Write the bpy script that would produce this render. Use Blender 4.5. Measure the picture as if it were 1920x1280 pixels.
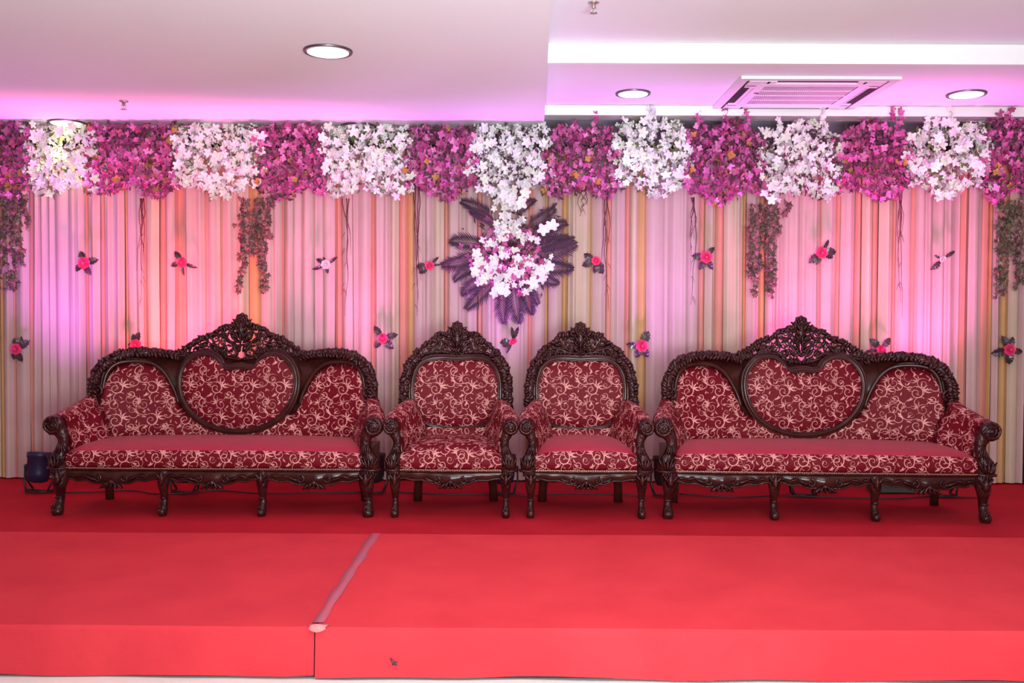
import bpy, math, random
from mathutils import Vector, Matrix, Euler, Quaternion
PI = math.pi
SC = bpy.context.scene
COL = SC.collection
for _o in list(bpy.data.objects):
    bpy.data.objects.remove(_o)

# ------------------------------------------------------------------ camera
CAMLOC = Vector((0, 0, 1.26)); FPX = 1800.0
cam_data = bpy.data.cameras.new('camera'); cam = bpy.data.objects.new('camera', cam_data)
COL.objects.link(cam); SC.camera = cam
cam_data.sensor_width = 36.0; cam_data.lens = 36.0 * FPX / 1920.0
cam_data.clip_start = 0.05; cam_data.clip_end = 100
CAMROT = (Matrix.Rotation(math.radians(0.25), 4, 'Z') @ Matrix.Rotation(math.radians(90 - 1.59), 4, 'X')
          @ Matrix.Rotation(math.radians(0.28), 4, 'Z'))
cam.matrix_world = Matrix.Translation(CAMLOC) @ CAMROT
_R3 = CAMROT.to_3x3()
def at(px, py, D):
    d = _R3 @ Vector(((px - 960) / FPX, (640 - py) / FPX, -1))
    return CAMLOC + d * (D / d.y)

# ------------------------------------------------------------------ world and light
w = bpy.data.worlds.new('world'); SC.world = w; w.use_nodes = True
w.node_tree.nodes['Background'].inputs[0].default_value = (0.92, 0.92, 1.0, 1)
w.node_tree.nodes['Background'].inputs[1].default_value = 0.14
SC.view_settings.view_transform = 'Standard'; SC.view_settings.look = 'None'
SC.view_settings.gamma = 1.0; SC.view_settings.use_curve_mapping = False
SC.view_settings.exposure = 0.0

def area(name, loc, aim, sx, sy, power, color=(1, 1, 1), spread=PI):
    l = bpy.data.lights.new(name, 'AREA'); l.shape = 'RECTANGLE'; l.size = sx; l.size_y = sy
    l.energy = power; l.color = color; l.spread = spread
    o = bpy.data.objects.new(name, l); COL.objects.link(o); o.location = loc
    o.rotation_euler = (Vector(aim) - Vector(loc)).to_track_quat('-Z', 'Y').to_euler(); return o
def spot(name, loc, aim, power, color, angle, blend=0.8, radius=0.05):
    l = bpy.data.lights.new(name, 'SPOT'); l.energy = power; l.color = color
    l.spot_size = math.radians(angle); l.spot_blend = blend; l.shadow_soft_size = radius
    o = bpy.data.objects.new(name, l); COL.objects.link(o); o.location = loc
    o.rotation_euler = (Vector(aim) - Vector(loc)).to_track_quat('-Z', 'Y').to_euler(); return o

area('camera_flash', (0.15, -0.35, 1.95), (0.2, 5.5, 0.7), 0.5, 0.35, 42, (1.0, 0.95, 0.95))
area('hall_light', (0.4, -2.6, 1.9), (0, 6, 0.9), 4.5, 1.3, 22, (1.0, 0.95, 0.96))
area('front_fill', (0.3, 2.3, 2.52), (0.3, 4.1, 0.0), 3.4, 0.8, 52, (1.0, 0.96, 0.96), 2.6)
area('bounce_light', (0.9, -0.5, 0.9), (0.2, 4.2, 2.7), 2.2, 0.8, 135, (0.84, 0.96, 1.0), 1.9)
VIO = (0.62, 0.12, 1.0); MAG = (1.0, 0.14, 0.62); PNK = (1.0, 0.12, 0.24)
# par cans on the floor behind the sofas: (pixel x, depth, aim pixel x, aim pixel y, power, colour, cone)
CANS = [(72, 6.66, 118, 270, 210, VIO, 58), (345, 6.68, 300, 240, 330, PNK, 92), (700, 6.72, 606, 260, 190, MAG, 52),
        (945, 6.70, 945, 330, 130, VIO, 46), (1249, 6.66, 1240, 280, 150, VIO, 48),
        (1510, 6.70, 1530, 250, 220, MAG, 66), (1772, 6.70, 1722, 250, 270, MAG, 66)]

# ------------------------------------------------------------------ helpers
def tag(o, label=None, cat=None, group=None, kind=None):
    if label: o['label'] = label
    if cat: o['category'] = cat
    if group: o['group'] = group
    if kind: o['kind'] = kind
    return o
def thing(name, label, cat, loc=(0, 0, 0), rz=0, group=None):
    o = bpy.data.objects.new(name, None); COL.objects.link(o); o.empty_display_size = 0.1
    o.location = loc; o.rotation_euler = (0, 0, rz)
    return tag(o, label, cat, group)

class MB:
    def __init__(s): s.v = []; s.f = []; s.uv = {}
    def add(s, vs, fs, uvs=None):
        b = len(s.v); s.v += [tuple(p) for p in vs]; s.f += [tuple(i + b for i in f) for f in fs]
        if uvs:
            for i, u in enumerate(uvs): s.uv[b + i] = u
        return s
    def box(s, c, d, rot=None, taper=1.0):
        vs = []
        for z in (-.5, .5):
            k = taper if z < 0 else 1.0
            for x, y in ((-.5, -.5), (.5, -.5), (.5, .5), (-.5, .5)):
                p = Vector((x * d[0] * k, y * d[1] * k, z * d[2]))
                if rot: p = rot @ p
                vs.append(p + Vector(c))
        return s.add(vs, [(3, 2, 1, 0), (4, 5, 6, 7), (0, 1, 5, 4), (1, 2, 6, 5), (2, 3, 7, 6), (3, 0, 4, 7)])
    def tube(s, pts, rads, n=8, closed=False, flat=1.0, cap=True, ref=None):
        pts = [Vector(p) for p in pts]; m = len(pts)
        if not hasattr(rads, '__len__'): rads = [rads] * m
        vs = []; up = None
        for i, p in enumerate(pts):
            if closed: t = pts[(i + 1) % m] - pts[i - 1]
            else: t = pts[min(i + 1, m - 1)] - pts[max(i - 1, 0)]
            if t.length < 1e-9: t = Vector((0, 0, 1))
            t.normalize()
            if ref is not None: up = Vector(ref) - t * Vector(ref).dot(t)
            elif up is None:
                up = Vector((0, 1, 0)) if abs(t.y) < .9 else Vector((1, 0, 0)); up = up - t * up.dot(t)
            else: up = up - t * up.dot(t)
            if up.length < 1e-6: up = t.orthogonal()
            up.normalize(); sd = t.cross(up)
            for k in range(n):
                a = 2 * PI * k / n
                vs.append(p + up * (math.cos(a) * rads[i] * flat) + sd * (math.sin(a) * rads[i]))
        fs = []
        for i in range(m if closed else m - 1):
            a = i * n; b = ((i + 1) % m) * n
            for k in range(n):
                k2 = (k + 1) % n; fs.append((a + k, a + k2, b + k2, b + k))
        if cap and not closed:
            fs.append(tuple(range(n))[::-1]); fs.append(tuple((m - 1) * n + k for k in range(n)))
        return s.add(vs, fs)
    def ell(s, c, r, rot=None, n=10, m=6):
        vs = []; fs = []
        for i in range(m + 1):
            ph = -PI / 2 + PI * i / m
            for k in range(n):
                a = 2 * PI * k / n
                p = Vector((r[0] * math.cos(ph) * math.cos(a), r[1] * math.cos(ph) * math.sin(a), r[2] * math.sin(ph)))
                if rot: p = rot @ p
                vs.append(p + Vector(c))
        for i in range(m):
            for k in range(n):
                k2 = (k + 1) % n; fs.append((i * n + k, i * n + k2, (i + 1) * n + k2, (i + 1) * n + k))
        return s.add(vs, fs)
    def lathe(s, prof, c=(0, 0, 0), n=16, rot=None):
        vs = []; fs = []
        for r, z in prof:
            for k in range(n):
                a = 2 * PI * k / n; p = Vector((r * math.cos(a), r * math.sin(a), z))
                if rot: p = rot @ p
                vs.append(p + Vector(c))
        for i in range(len(prof) - 1):
            for k in range(n):
                k2 = (k + 1) % n; fs.append((i * n + k, i * n + k2, (i + 1) * n + k2, (i + 1) * n + k))
        fs.append(tuple(range(n))[::-1]); fs.append(tuple((len(prof) - 1) * n + k for k in range(n)))
        return s.add(vs, fs)
    def carve(s, c, ang, L, W, H=0.012, bend=0.0):
        """carved leaf relief lying in the XZ plane, standing proud towards -y"""
        vs = []; N = 5
        ca, sa = math.cos(ang), math.sin(ang)
        wd = [0.25, .85, 1.0, .7, .12]
        for i in range(N):
            t = i / (N - 1) - .5; q = t * L; b = bend * (t * t - .25) * L
            ww = W * .5 * wd[i]
            for (o, h) in ((-ww, .35), (-ww * .45, -.6), (0, -1.0), (ww * .45, -.6), (ww, .35), (0, .9)):
                x = q * ca - (o + b) * sa; z = q * sa + (o + b) * ca
                vs.append((c[0] + x, c[1] + h * H * (.6 + .4 * wd[i]), c[2] + z))
        fs = []
        for i in range(N - 1):
            for k in range(6):
                k2 = (k + 1) % 6; fs.append((i * 6 + k, i * 6 + k2, (i + 1) * 6 + k2, (i + 1) * 6 + k))
        fs.append(tuple(range(6))[::-1]); fs.append(tuple((N - 1) * 6 + k for k in range(6)))
        return s.add(vs, fs)
    def volute(s, c, r0, turns, a0, hand, rad, n=6, yoff=0.0):
        pts = []; rr = []; M = int(turns * 12)
        for i in range(M + 1):
            t = i / M; r = r0 * (1 - t) ** .8 + r0 * .06; a = a0 + hand * 2 * PI * turns * t
            pts.append((c[0] + r * math.cos(a), c[1] + yoff * t, c[2] + r * math.sin(a))); rr.append(rad * (1 - .55 * t))
        return s.tube(pts, rr, n, ref=(0, 1, 0))
    def mesh(s, name, mat, smooth=True):
        me = bpy.data.meshes.new(name); me.from_pydata(s.v, [], s.f)
        if s.uv:
            ul = me.uv_layers.new(name='UVMap')
            buf = []
            for l in me.loops: buf += list(s.uv.get(l.vertex_index, (0, 0)))
            ul.data.foreach_set('uv', buf)
        me.materials.append(mat)
        if smooth: me.polygons.foreach_set('use_smooth', [True] * len(me.polygons))
        me.update(); return me
    def build(s, name, mat, parent=None, smooth=True, loc=None, bevel=0):
        o = bpy.data.objects.new(name, s.mesh(name, mat, smooth)); COL.objects.link(o)
        if parent: o.parent = parent
        if loc: o.location = loc
        if bevel:
            b = o.modifiers.new('bevel', 'BEVEL'); b.width = bevel; b.segments = 2; b.limit_method = 'ANGLE'
        return o
def inst(me, name, parent, loc, rot, sc=1.0):
    o = bpy.data.objects.new(name, me); COL.objects.link(o)
    if parent: o.parent = parent
    o.location = loc; o.rotation_euler = rot; o.scale = (sc, sc, sc); return o
def lerp(tab, x):
    if x <= tab[0][0]: return tab[0][1]
    for (a, b), (c, d) in zip(tab, tab[1:]):
        if x <= c: return b + (d - b) * (x - a) / (c - a) if c > a else d
    return tab[-1][1]
def smoothpoly(pts, k=4):
    """closed Catmull-Rom"""
    out = []; n = len(pts)
    for i in range(n):
        p0, p1, p2, p3 = pts[i - 1], pts[i], pts[(i + 1) % n], pts[(i + 2) % n]
        for j in range(k):
            t = j / k
            out.append(tuple(.5 * (2 * b + (c - a) * t + (2 * a - 5 * b + 4 * c - d) * t * t + (3 * b - a - 3 * c + d) * t ** 3)
                             for a, b, c, d in zip(p0, p1, p2, p3)))
    return out
def smoothline(pts, k=4):
    out = []; n = len(pts)
    for i in range(n - 1):
        p0, p1, p2, p3 = pts[max(i - 1, 0)], pts[i], pts[i + 1], pts[min(i + 2, n - 1)]
        for j in range(k):
            t = j / k
            out.append(tuple(.5 * (2 * b + (c - a) * t + (2 * a - 5 * b + 4 * c - d) * t * t + (3 * b - a - 3 * c + d) * t ** 3)
                             for a, b, c, d in zip(p0, p1, p2, p3)))
    out.append(tuple(pts[-1])); return out

# ------------------------------------------------------------------ materials
class E:
    nt = None
    def __init__(s, sock): s.s = sock
    @staticmethod
    def op(o, *a, **k):
        n = E.nt.nodes.new('ShaderNodeMath'); n.operation = o
        for i, x in enumerate(a):
            if isinstance(x, E): E.nt.links.new(x.s, n.inputs[i])
            else: n.inputs[i].default_value = x
        return E(n.outputs[0])
    def __add__(s, o): return E.op('ADD', s, o)
    def __radd__(s, o): return E.op('ADD', o, s)
    def __sub__(s, o): return E.op('SUBTRACT', s, o)
    def __rsub__(s, o): return E.op('SUBTRACT', o, s)
    def __mul__(s, o): return E.op('MULTIPLY', s, o)
    def __rmul__(s, o): return E.op('MULTIPLY', o, s)
    def __truediv__(s, o): return E.op('DIVIDE', s, o)
    def abs(s): return E.op('ABSOLUTE', s)
    def fract(s): return E.op('FRACT', s)
    def sqrt(s): return E.op('SQRT', s)
    def lt(s, o): return E.op('LESS_THAN', s, o)
    def gt(s, o): return E.op('GREATER_THAN', s, o)
    def mx(s, o): return E.op('MAXIMUM', s, o)

def mat(name, col, rough=.6, metal=0, var=None, vscale=8, bump=0, bscale=60, coat=0, sheen=0, spec=.5, emit=None, estr=0, rnd=None, trans=0):
    m = bpy.data.materials.new(name); m.use_nodes = True; nt = m.node_tree; b = nt.nodes['Principled BSDF']
    b.inputs['Base Color'].default_value = (*col, 1); b.inputs['Roughness'].default_value = rough
    b.inputs['Metallic'].default_value = metal; b.inputs['Coat Weight'].default_value = coat
    b.inputs['Coat Roughness'].default_value = .12
    b.inputs['Sheen Weight'].default_value = sheen; b.inputs['Specular IOR Level'].default_value = spec
    if emit: b.inputs['Emission Color'].default_value = (*emit, 1); b.inputs['Emission Strength'].default_value = estr
    if var or bump:
        tc = nt.nodes.new('ShaderNodeTexCoord')
    if var:
        nz = nt.nodes.new('ShaderNodeTexNoise'); nz.inputs['Scale'].default_value = vscale; nz.inputs['Detail'].default_value = 4
        nt.links.new(tc.outputs['Object'], nz.inputs['Vector'])
        r = nt.nodes.new('ShaderNodeValToRGB'); r.color_ramp.elements[0].position = .35; r.color_ramp.elements[1].position = .65
        r.color_ramp.elements[0].color = (*col, 1); r.color_ramp.elements[1].color = (*var, 1)
        nt.links.new(nz.outputs['Fac'], r.inputs['Fac']); nt.links.new(r.outputs[0], b.inputs['Base Color'])
    if rnd:
        oi = nt.nodes.new('ShaderNodeObjectInfo'); r = nt.nodes.new('ShaderNodeValToRGB')
        els = r.color_ramp.elements
        for i, c in enumerate(rnd):
            if i < 2: e = els[i]
            else: e = els.new(1)
            e.position = i / max(1, len(rnd) - 1); e.color = (*c, 1)
        els = r.color_ramp.elements
        nt.links.new(oi.outputs['Random'], r.inputs['Fac']); nt.links.new(r.outputs[0], b.inputs['Base Color'])
    if bump:
        nz = nt.nodes.new('ShaderNodeTexNoise'); nz.inputs['Scale'].default_value = bscale; nz.inputs['Detail'].default_value = 3
        nt.links.new(tc.outputs['Object'], nz.inputs['Vector'])
        bp = nt.nodes.new('ShaderNodeBump'); bp.inputs['Strength'].default_value = bump; bp.inputs['Distance'].default_value = .01
        nt.links.new(nz.outputs['Fac'], bp.inputs['Height']); nt.links.new(bp.outputs[0], b.inputs['Normal'])
    return m

def brocade(name, S=0.215, base=(.135, .004, .011), thread=(.74, .34, .31), fade=None):
    m = bpy.data.materials.new(name); m.use_nodes = True; nt = m.node_tree; b = nt.nodes['Principled BSDF']; E.nt = nt
    uvn = nt.nodes.new('ShaderNodeUVMap'); uvn.uv_map = 'UVMap'
    sep = nt.nodes.new('ShaderNodeSeparateXYZ'); nt.links.new(uvn.outputs[0], sep.inputs[0])
    U0, V0 = E(sep.outputs[0]), E(sep.outputs[1])
    def pattern(U, V, flip, big):
        pu = (U.fract() - .5) * flip; pv = V.fract() - .5
        acc = None
        def comb(x):
            nonlocal acc
            acc = x if acc is None else acc.mx(x)
        def spiral(cx, cy, R, pitch, s, ph, wd):
            dx = pu - cx; dy = pv - cy; rr = (dx * dx + dy * dy).sqrt()
            th = E.op('ARCTAN2', dy, dx) * (s / (2 * PI))
            d = (((rr * (1 / pitch) - th + ph).fract()) - .5).abs() * pitch
            comb(d.lt(rr * (wd / R * .55) + wd * .18) * rr.lt(R))
        def leaf(cx, cy, a, L, W, bend=0.0):
            dx = pu - cx; dy = pv - cy; c, s_ = math.cos(a), math.sin(a)
            x = (dx * c + dy * s_) * (1 / L); y = dy * c - dx * s_
            if bend: y = y + (x * x) * bend
            comb(y.abs().lt((1 - x * x) * (W * .78) * (.82 - x * .5)) * x.abs().lt(1))
        def arc(cx, cy, R, wd, a, cosw):
            dx = pu - cx; dy = pv - cy; rr = (dx * dx + dy * dy).sqrt()
            dot = dx * math.cos(a) + dy * math.sin(a)
            comb((rr - R).abs().lt(wd * .75) * dot.gt(rr * cosw))
        if big:
            spiral(-.16, .02, .21, .125, 1, .1, .022)
            spiral(.25, -.17, .13, .09, -1, .45, .017)
            leaf(.10, .13, 0.35, .13, .036, .05); leaf(.06, .20, 0.95, .12, .030, .04)
            leaf(.14, .05, -.25, .12, .030, -.04); leaf(-.02, .26, 1.6, .10, .026, .03)
            leaf(-.34, -.20, -2.3, .09, .034, .03)
            arc(-.05, -.28, .17, .011, 2.6, -.1); leaf(.02, -.40, .4, .07, .028)
            arc(.33, .22, .13, .011, -1.0, -.2); leaf(.36, .36, 2.4, .07, .03)
            leaf(-.36, .30, .8, .08, .03); leaf(.42, -.02, 1.3, .06, .024)
        else:
            spiral(.05, .06, .16, .11, -1, .3, .018)
            arc(-.12, -.13, .22, .012, -.5, .05); arc(.22, .05, .2, .011, 1.9, .2)
            leaf(.10, -.25, .5, .09, .034, .03); leaf(-.33, .05, 1.9, .09, .032, .03)
            leaf(-.20, .28, 2.7, .10, .028, .04); leaf(.30, .30, .3, .08, .03, -.03)
            leaf(.30, -.10, -.9, .07, .026); leaf(-.12, -.40, .1, .08, .026, .02)
        return acc
    a = pattern(U0 * (1 / S), V0 * (1 / S), 1, True)
    c = pattern(U0 * (1 / S) + .5, V0 * (1 / S) + .47, -1, False)
    e_ = pattern(U0 * (1.25 / S) + .27, V0 * (1.25 / S) + .76, -1, True)
    P = a.mx(c).mx(e_ * .7)
    nz = nt.nodes.new('ShaderNodeTexNoise'); nz.inputs['Scale'].default_value = 9; nz.inputs['Detail'].default_value = 2
    nt.links.new(uvn.outputs[0], nz.inputs['Vector'])
    P = P * (E(nz.outputs['Fac']) * 1.2 + .25)
    mix = nt.nodes.new('ShaderNodeMix'); mix.data_type = 'RGBA'
    mix.inputs[6].default_value = (*base, 1); mix.inputs[7].default_value = (*thread, 1)
    nt.links.new(P.s, mix.inputs[0]); nt.links.new(mix.outputs[2], b.inputs['Base Color'])
    b.inputs['Roughness'].default_value = .55; b.inputs['Specular IOR Level'].default_value = .12
    bp = nt.nodes.new('ShaderNodeBump'); bp.inputs['Strength'].default_value = .3; bp.inputs['Distance'].default_value = .004
    nt.links.new(P.s, bp.inputs['Height']); nt.links.new(bp.outputs[0], b.inputs['Normal'])
    return m

M = {}
M['brocade'] = brocade('brocade')
M['seat_sheen'] = mat('crimson_seat_sheen', (.40, .007, .038), .6, sheen=.08, var=(.35, .005, .030), vscale=14, bump=.1, bscale=200)  # seat tops: crimson sheen painted in where the brocade pattern washes out
M['wood'] = mat('carved_dark_wood', (.027, .004, .005), .20, var=(.048, .009, .008), vscale=14, bump=.6, bscale=70, coat=.06, spec=.3)
M['wood_smooth'] = mat('polished_dark_wood', (.034, .006, .006), .24, var=(.055, .013, .009), vscale=10, coat=.06, spec=.3, bump=.08, bscale=20)
M['bead'] = mat('gilt_piping', (.55, .25, .16), .3, metal=.4)
def carpet_mat(name, c1, c2):
    return mat(name, c1, .8, var=c2, vscale=3.0, bump=.25, bscale=260, spec=.15)
M['carpet_a'] = carpet_mat('red_carpet_left', (.56, .030, .045), (.62, .038, .050))
M['carpet_b'] = carpet_mat('red_carpet_right', (.60, .034, .046), (.66, .042, .054))
M['carpet_c'] = carpet_mat('red_carpet_back_shaded', (.42, .008, .020), (.47, .012, .024))  # darker tone puts the shade at the stage back into the carpet colour
M['tape'] = mat('mauve_tape', (.42, .10, .16), .6, var=(.52, .08, .11), vscale=6)
M['tile'] = mat('white_floor', (.82, .78, .74), .35, var=(.78, .74, .70), vscale=2)
M['ceil'] = mat('ceiling_paint', (.82, .84, .87), .7, var=(.81, .825, .86), vscale=1.5)
M['white'] = mat('white_plaster', (.90, .90, .88), .6)
M['wall'] = mat('mauve_wall', (.30, .22, .28), .7, var=(.27, .20, .26), vscale=3)
M['cream'] = mat('cream_satin', (.54, .365, .345), .6, spec=.25, var=(.50, .335, .31), vscale=3)
M['peach'] = mat('peach_satin', (.60, .25, .185), .6, spec=.25, var=(.55, .22, .16), vscale=3)
M['gold'] = mat('gold_satin', (.55, .31, .13), .6, spec=.25, var=(.50, .28, .115), vscale=3)
M['pearl'] = mat('ivory_satin', (.56, .43, .32), .6, spec=.25, var=(.51, .39, .29), vscale=3)
M['petal_w'] = mat('white_petal', (.80, .78, .76), .6, rnd=[(.84, .82, .80), (.70, .72, .60), (.80, .76, .80), (.74, .72, .72)])
M['petal_w2'] = mat('white_petal_small', (.72, .74, .62), .6, var=(.80, .74, .76), vscale=9)
M['petal_m'] = mat('magenta_petal', (.42, .05, .24), .6, rnd=[(.54, .07, .28), (.26, .025, .11), (.74, .28, .52), (.40, .035, .15), (.66, .14, .46), (.34, .06, .12)])
M['petal_m2'] = mat('magenta_petal_small', (.26, .025, .12), .6, var=(.60, .14, .36), vscale=14)
M['petal_o'] = mat('rust_petal', (.50, .18, .06), .6, rnd=[(.50, .18, .05), (.42, .24, .06)])
M['foliage'] = mat('dull_foliage', (.055, .05, .03), .6, var=(.12, .035, .05), vscale=12)
M['foliage_g'] = mat('green_foliage', (.07, .11, .03), .6, var=(.16, .18, .06), vscale=12)
M['ivy'] = mat('ivy_leaf', (.12, .05, .045), .5, rnd=[(.15, .06, .05), (.07, .045, .03), (.22, .10, .08), (.10, .03, .04)])
M['ivy_g'] = mat('green_ivy_leaf', (.08, .07, .03), .5, rnd=[(.12, .10, .05), (.05, .05, .025), (.2, .17, .10), (.08, .05, .04)])
M['stem'] = mat('ivy_stem', (.25, .12, .08), .7)
M['root'] = mat('dry_twig', (.13, .035, .030), .8)
M['palm'] = mat('purple_palm', (.05, .022, .045), .5, rnd=[(.035, .02, .038), (.07, .025, .055), (.035, .028, .028)])
M['rose'] = mat('rose_petal', (.74, .03, .14), .55, var=(.85, .06, .22), vscale=30)
M['rose_p'] = mat('pale_rose_petal', (.80, .55, .62), .55, var=(.85, .65, .7), vscale=30)
M['rleaf'] = mat('dark_rose_leaf', (.045, .018, .030), .45, var=(.06, .035, .035), vscale=40, coat=.3)
M['black'] = mat('black_plastic', (.012, .012, .016), .4, bump=.1)
M['navy'] = mat('navy_can', (.012, .012, .05), .4)
M['silver'] = mat('chrome_rim', (.22, .20, .22), .35, metal=1)
M['ac'] = mat('ac_plastic', (.80, .78, .79), .4)
M['slot'] = mat('dark_slot', (.02, .012, .02), .5)
M['cable'] = mat('black_cable', (.012, .01, .012), .5)
M['lamp_on'] = mat('lit_diffuser', (1, 1, 1), .4, emit=(1, .97, .95), estr=2.2)
M['lamp_y'] = mat('lit_diffuser_warm', (1, 1, 1), .4, emit=(1, 1, .6), estr=3.0)
M['lens_v'] = mat('violet_lens', (.3, .1, .6), .2, emit=VIO, estr=4)
M['lens_p'] = mat('pink_lens', (.6, .1, .3), .2, emit=MAG, estr=4)
M['brass'] = mat('sprinkler_metal', (.55, .50, .48), .35, metal=.9)

# ------------------------------------------------------------------ the setting
ZC, ZA, ZB = 1.26 + 1.395, 1.26 + 1.633, 1.26 + 1.52
def boxobj(name, x0, x1, y0, y1, z0, z1, m, kind='structure', **k):
    o = MB().box(((x0 + x1) / 2, (y0 + y1) / 2, (z0 + z1) / 2), (x1 - x0, y1 - y0, z1 - z0)).build(name, m, None, False, **k)
    if kind: o['kind'] = kind
    return o
FLZ = -0.200
boxobj('floor', -6, 6, -4, 7.7, FLZ - .1, FLZ, M['tile'])
boxobj('wall_back', -6, 6, 7.6, 7.7, FLZ, 3.1, M['wall'])
boxobj('wall_left', -6.1, -6, -1, 7.7, FLZ, 3.1, M['ceil'])
boxobj('wall_right', 6, 6.1, -1, 7.7, FLZ, 3.1, M['ceil'])
XE = 0.215
E0, E1 = .055, .205
vs = []
for z in (ZC, 3.1): vs += [(-6, -1, z), (E0, -1, z), (E1, 7.6, z), (-6, 7.6, z)]
o = MB().add(vs, [(3, 2, 1, 0), (4, 5, 6, 7), (0, 1, 5, 4), (1, 2, 6, 5), (2, 3, 7, 6), (3, 0, 4, 7)]).build('ceiling', M['ceil'], None, False)
o['kind'] = 'structure'; XE = .03
boxobj('ceiling_raised', XE, 6, -1.0, 5.82, ZA, 3.1, M['ceil'])
boxobj('ceiling_lower', XE, 6, 5.86, 7.6, ZB, 3.1, M['ceil'])
boxobj('trim_1', XE, 6, 5.82, 5.86, ZB - .004, ZA + .02, M['white'])
boxobj('trim_2', XE, 6, 7.015, 7.2, 1.26 + 1.452, ZB, M['white'])
st = boxobj('stage', -5.6, 5.6, 3.825, 7.58, FLZ, -.010, M['black'], kind=None)
tag(st, 'low wide stage platform hidden under the red carpets', 'stage')

# carpets, each draped
def carpet(name, x0, x1, y0, y1, z, m, label, drape=False, th=.008, seed=1):
    r = random.Random(seed); mb = MB(); nx = int((x1 - x0) / .12) + 2; vs = []; fs = []
    rows = []
    if drape:
        rows += [('d', FLZ + .012), ('d', FLZ + .08), ('d', FLZ + .15), ('d', z - .012)]
    ys = [y0 + (y1 - y0) * i / 10 for i in range(11)]
    rows += [('t', yy) for yy in ys]
    ph = r.uniform(0, 6)
    for kd, q in rows:
        for i in range(nx):
            x = x0 + (x1 - x0) * i / (nx - 1)
            if kd == 'd':
                k = (z - q) / .2; wv = .006 * math.sin(x * 5 + ph) * k + .004 * math.sin(x * 13 + ph) * k
                zz = q + (.004 * math.sin(x * 3.1 + ph) + .0035 * math.sin(x * 8) if q < FLZ + .05 else 0)
                vs.append((x, y0 - .012 - .010 * k + wv, zz))
            else:
                vs.append((x, q, z + .0012 * math.sin(x * 4 + q * 3 + ph)))
    n = len(rows)
    for j in range(n - 1):
        for i in range(nx - 1):
            a = j * nx + i; fs.append((a, a + 1, a + nx + 1, a + nx))
    mb.add(vs, fs); o = mb.build(name, m, None, False)
    s = o.modifiers.new('thick', 'SOLIDIFY'); s.thickness = th; s.offset = -1
    tag(o, label, 'carpet', 'red carpets laid on the stage'); return o
SX = -.800
carpet('carpet', -5.6, 5.6, 5.42, 7.57, .0005, M['carpet_c'], 'red carpet with painted-in shade on the back of the stage under sofas and chairs', seed=3)
carpet('carpet', -5.6, SX - .003, 3.820, 5.45, .005, M['carpet_a'], 'red carpet on stage front left of the mauve taped seam', True, seed=5)
carpet('carpet', SX + .003, 5.6, 3.813, 5.45, .006, M['carpet_b'], 'wide red carpet on stage front right of the mauve taped seam', True, seed=8)
mb = MB(); vs = []; fs = []
for i in range(25):
    t = i / 24; y = 3.86 + (5.45 - 3.86) * t; wd = .028 + .003 * math.sin(i * 1.3) - .006 * (1 - t)
    cx = SX + .002 * math.sin(i * .9)
    vs += [(cx - wd, y, .0088), (cx + wd, y, .0092), (cx + wd, y, .0075), (cx - wd, y, .0075)]
    if i: b = 4 * i; fs += [(b - 4, b - 3, b + 1, b), (b - 3, b - 2, b + 2, b + 1), (b - 1, b - 4, b, b + 3)]
tag(mb.add(vs, fs).build('tape_strip', M['tape'], None), 'faded mauve tape strip along the seam of the front carpets', 'tape')
mb = MB(); vs = []
p0 = at(597, 1178, 3.82)
for i in range(7):
    t = i / 6 - .5
    vs += [(p0.x + t * .070 + .008 * (t > 0), 3.822, .010), (p0.x + t * .062, 3.800, .012 + .007 * math.cos(t * 5)), (p0.x + t * .07, 3.786 + .02 * t * t, .004 - .012 * math.cos(t * 3))]
fs = []
for i in range(6):
    a = i * 3; fs += [(a, a + 3, a + 4, a + 1), (a + 1, a + 4, a + 5, a + 2)]
M['fold'] = mat('highlit_carpet_corner', (.72, .22, .22), .8)  # pale colour paints the highlight on the curled carpet corner
o = mb.add(vs, fs).build('carpet_flap', M['fold'], None); s = o.modifiers.new('t', 'SOLIDIFY'); s.thickness = .004
tag(o, 'small carpet corner with painted-in highlight curling at stage edge by the seam', 'carpet flap')
# a dark scrap hanging on the carpet front
mb = MB(); p = at(738, 1240, 3.785)
mb.tube([p + Vector((-.012, -.004, .016)), p + Vector((-.002, -.010, .004)), p + Vector((.004, -.004, -.004)), p + Vector((.014, -.007, -.014))], [.002, .006, .004, .002], 6)
mb.carve((p.x + .006, p.y - .004, p.z - .006), .5, .026, .012, .004)
tag(mb.build('leaf_scrap', M['rleaf'], None), 'tiny dark dried scrap stuck to the carpet front', 'scrap')

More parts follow.
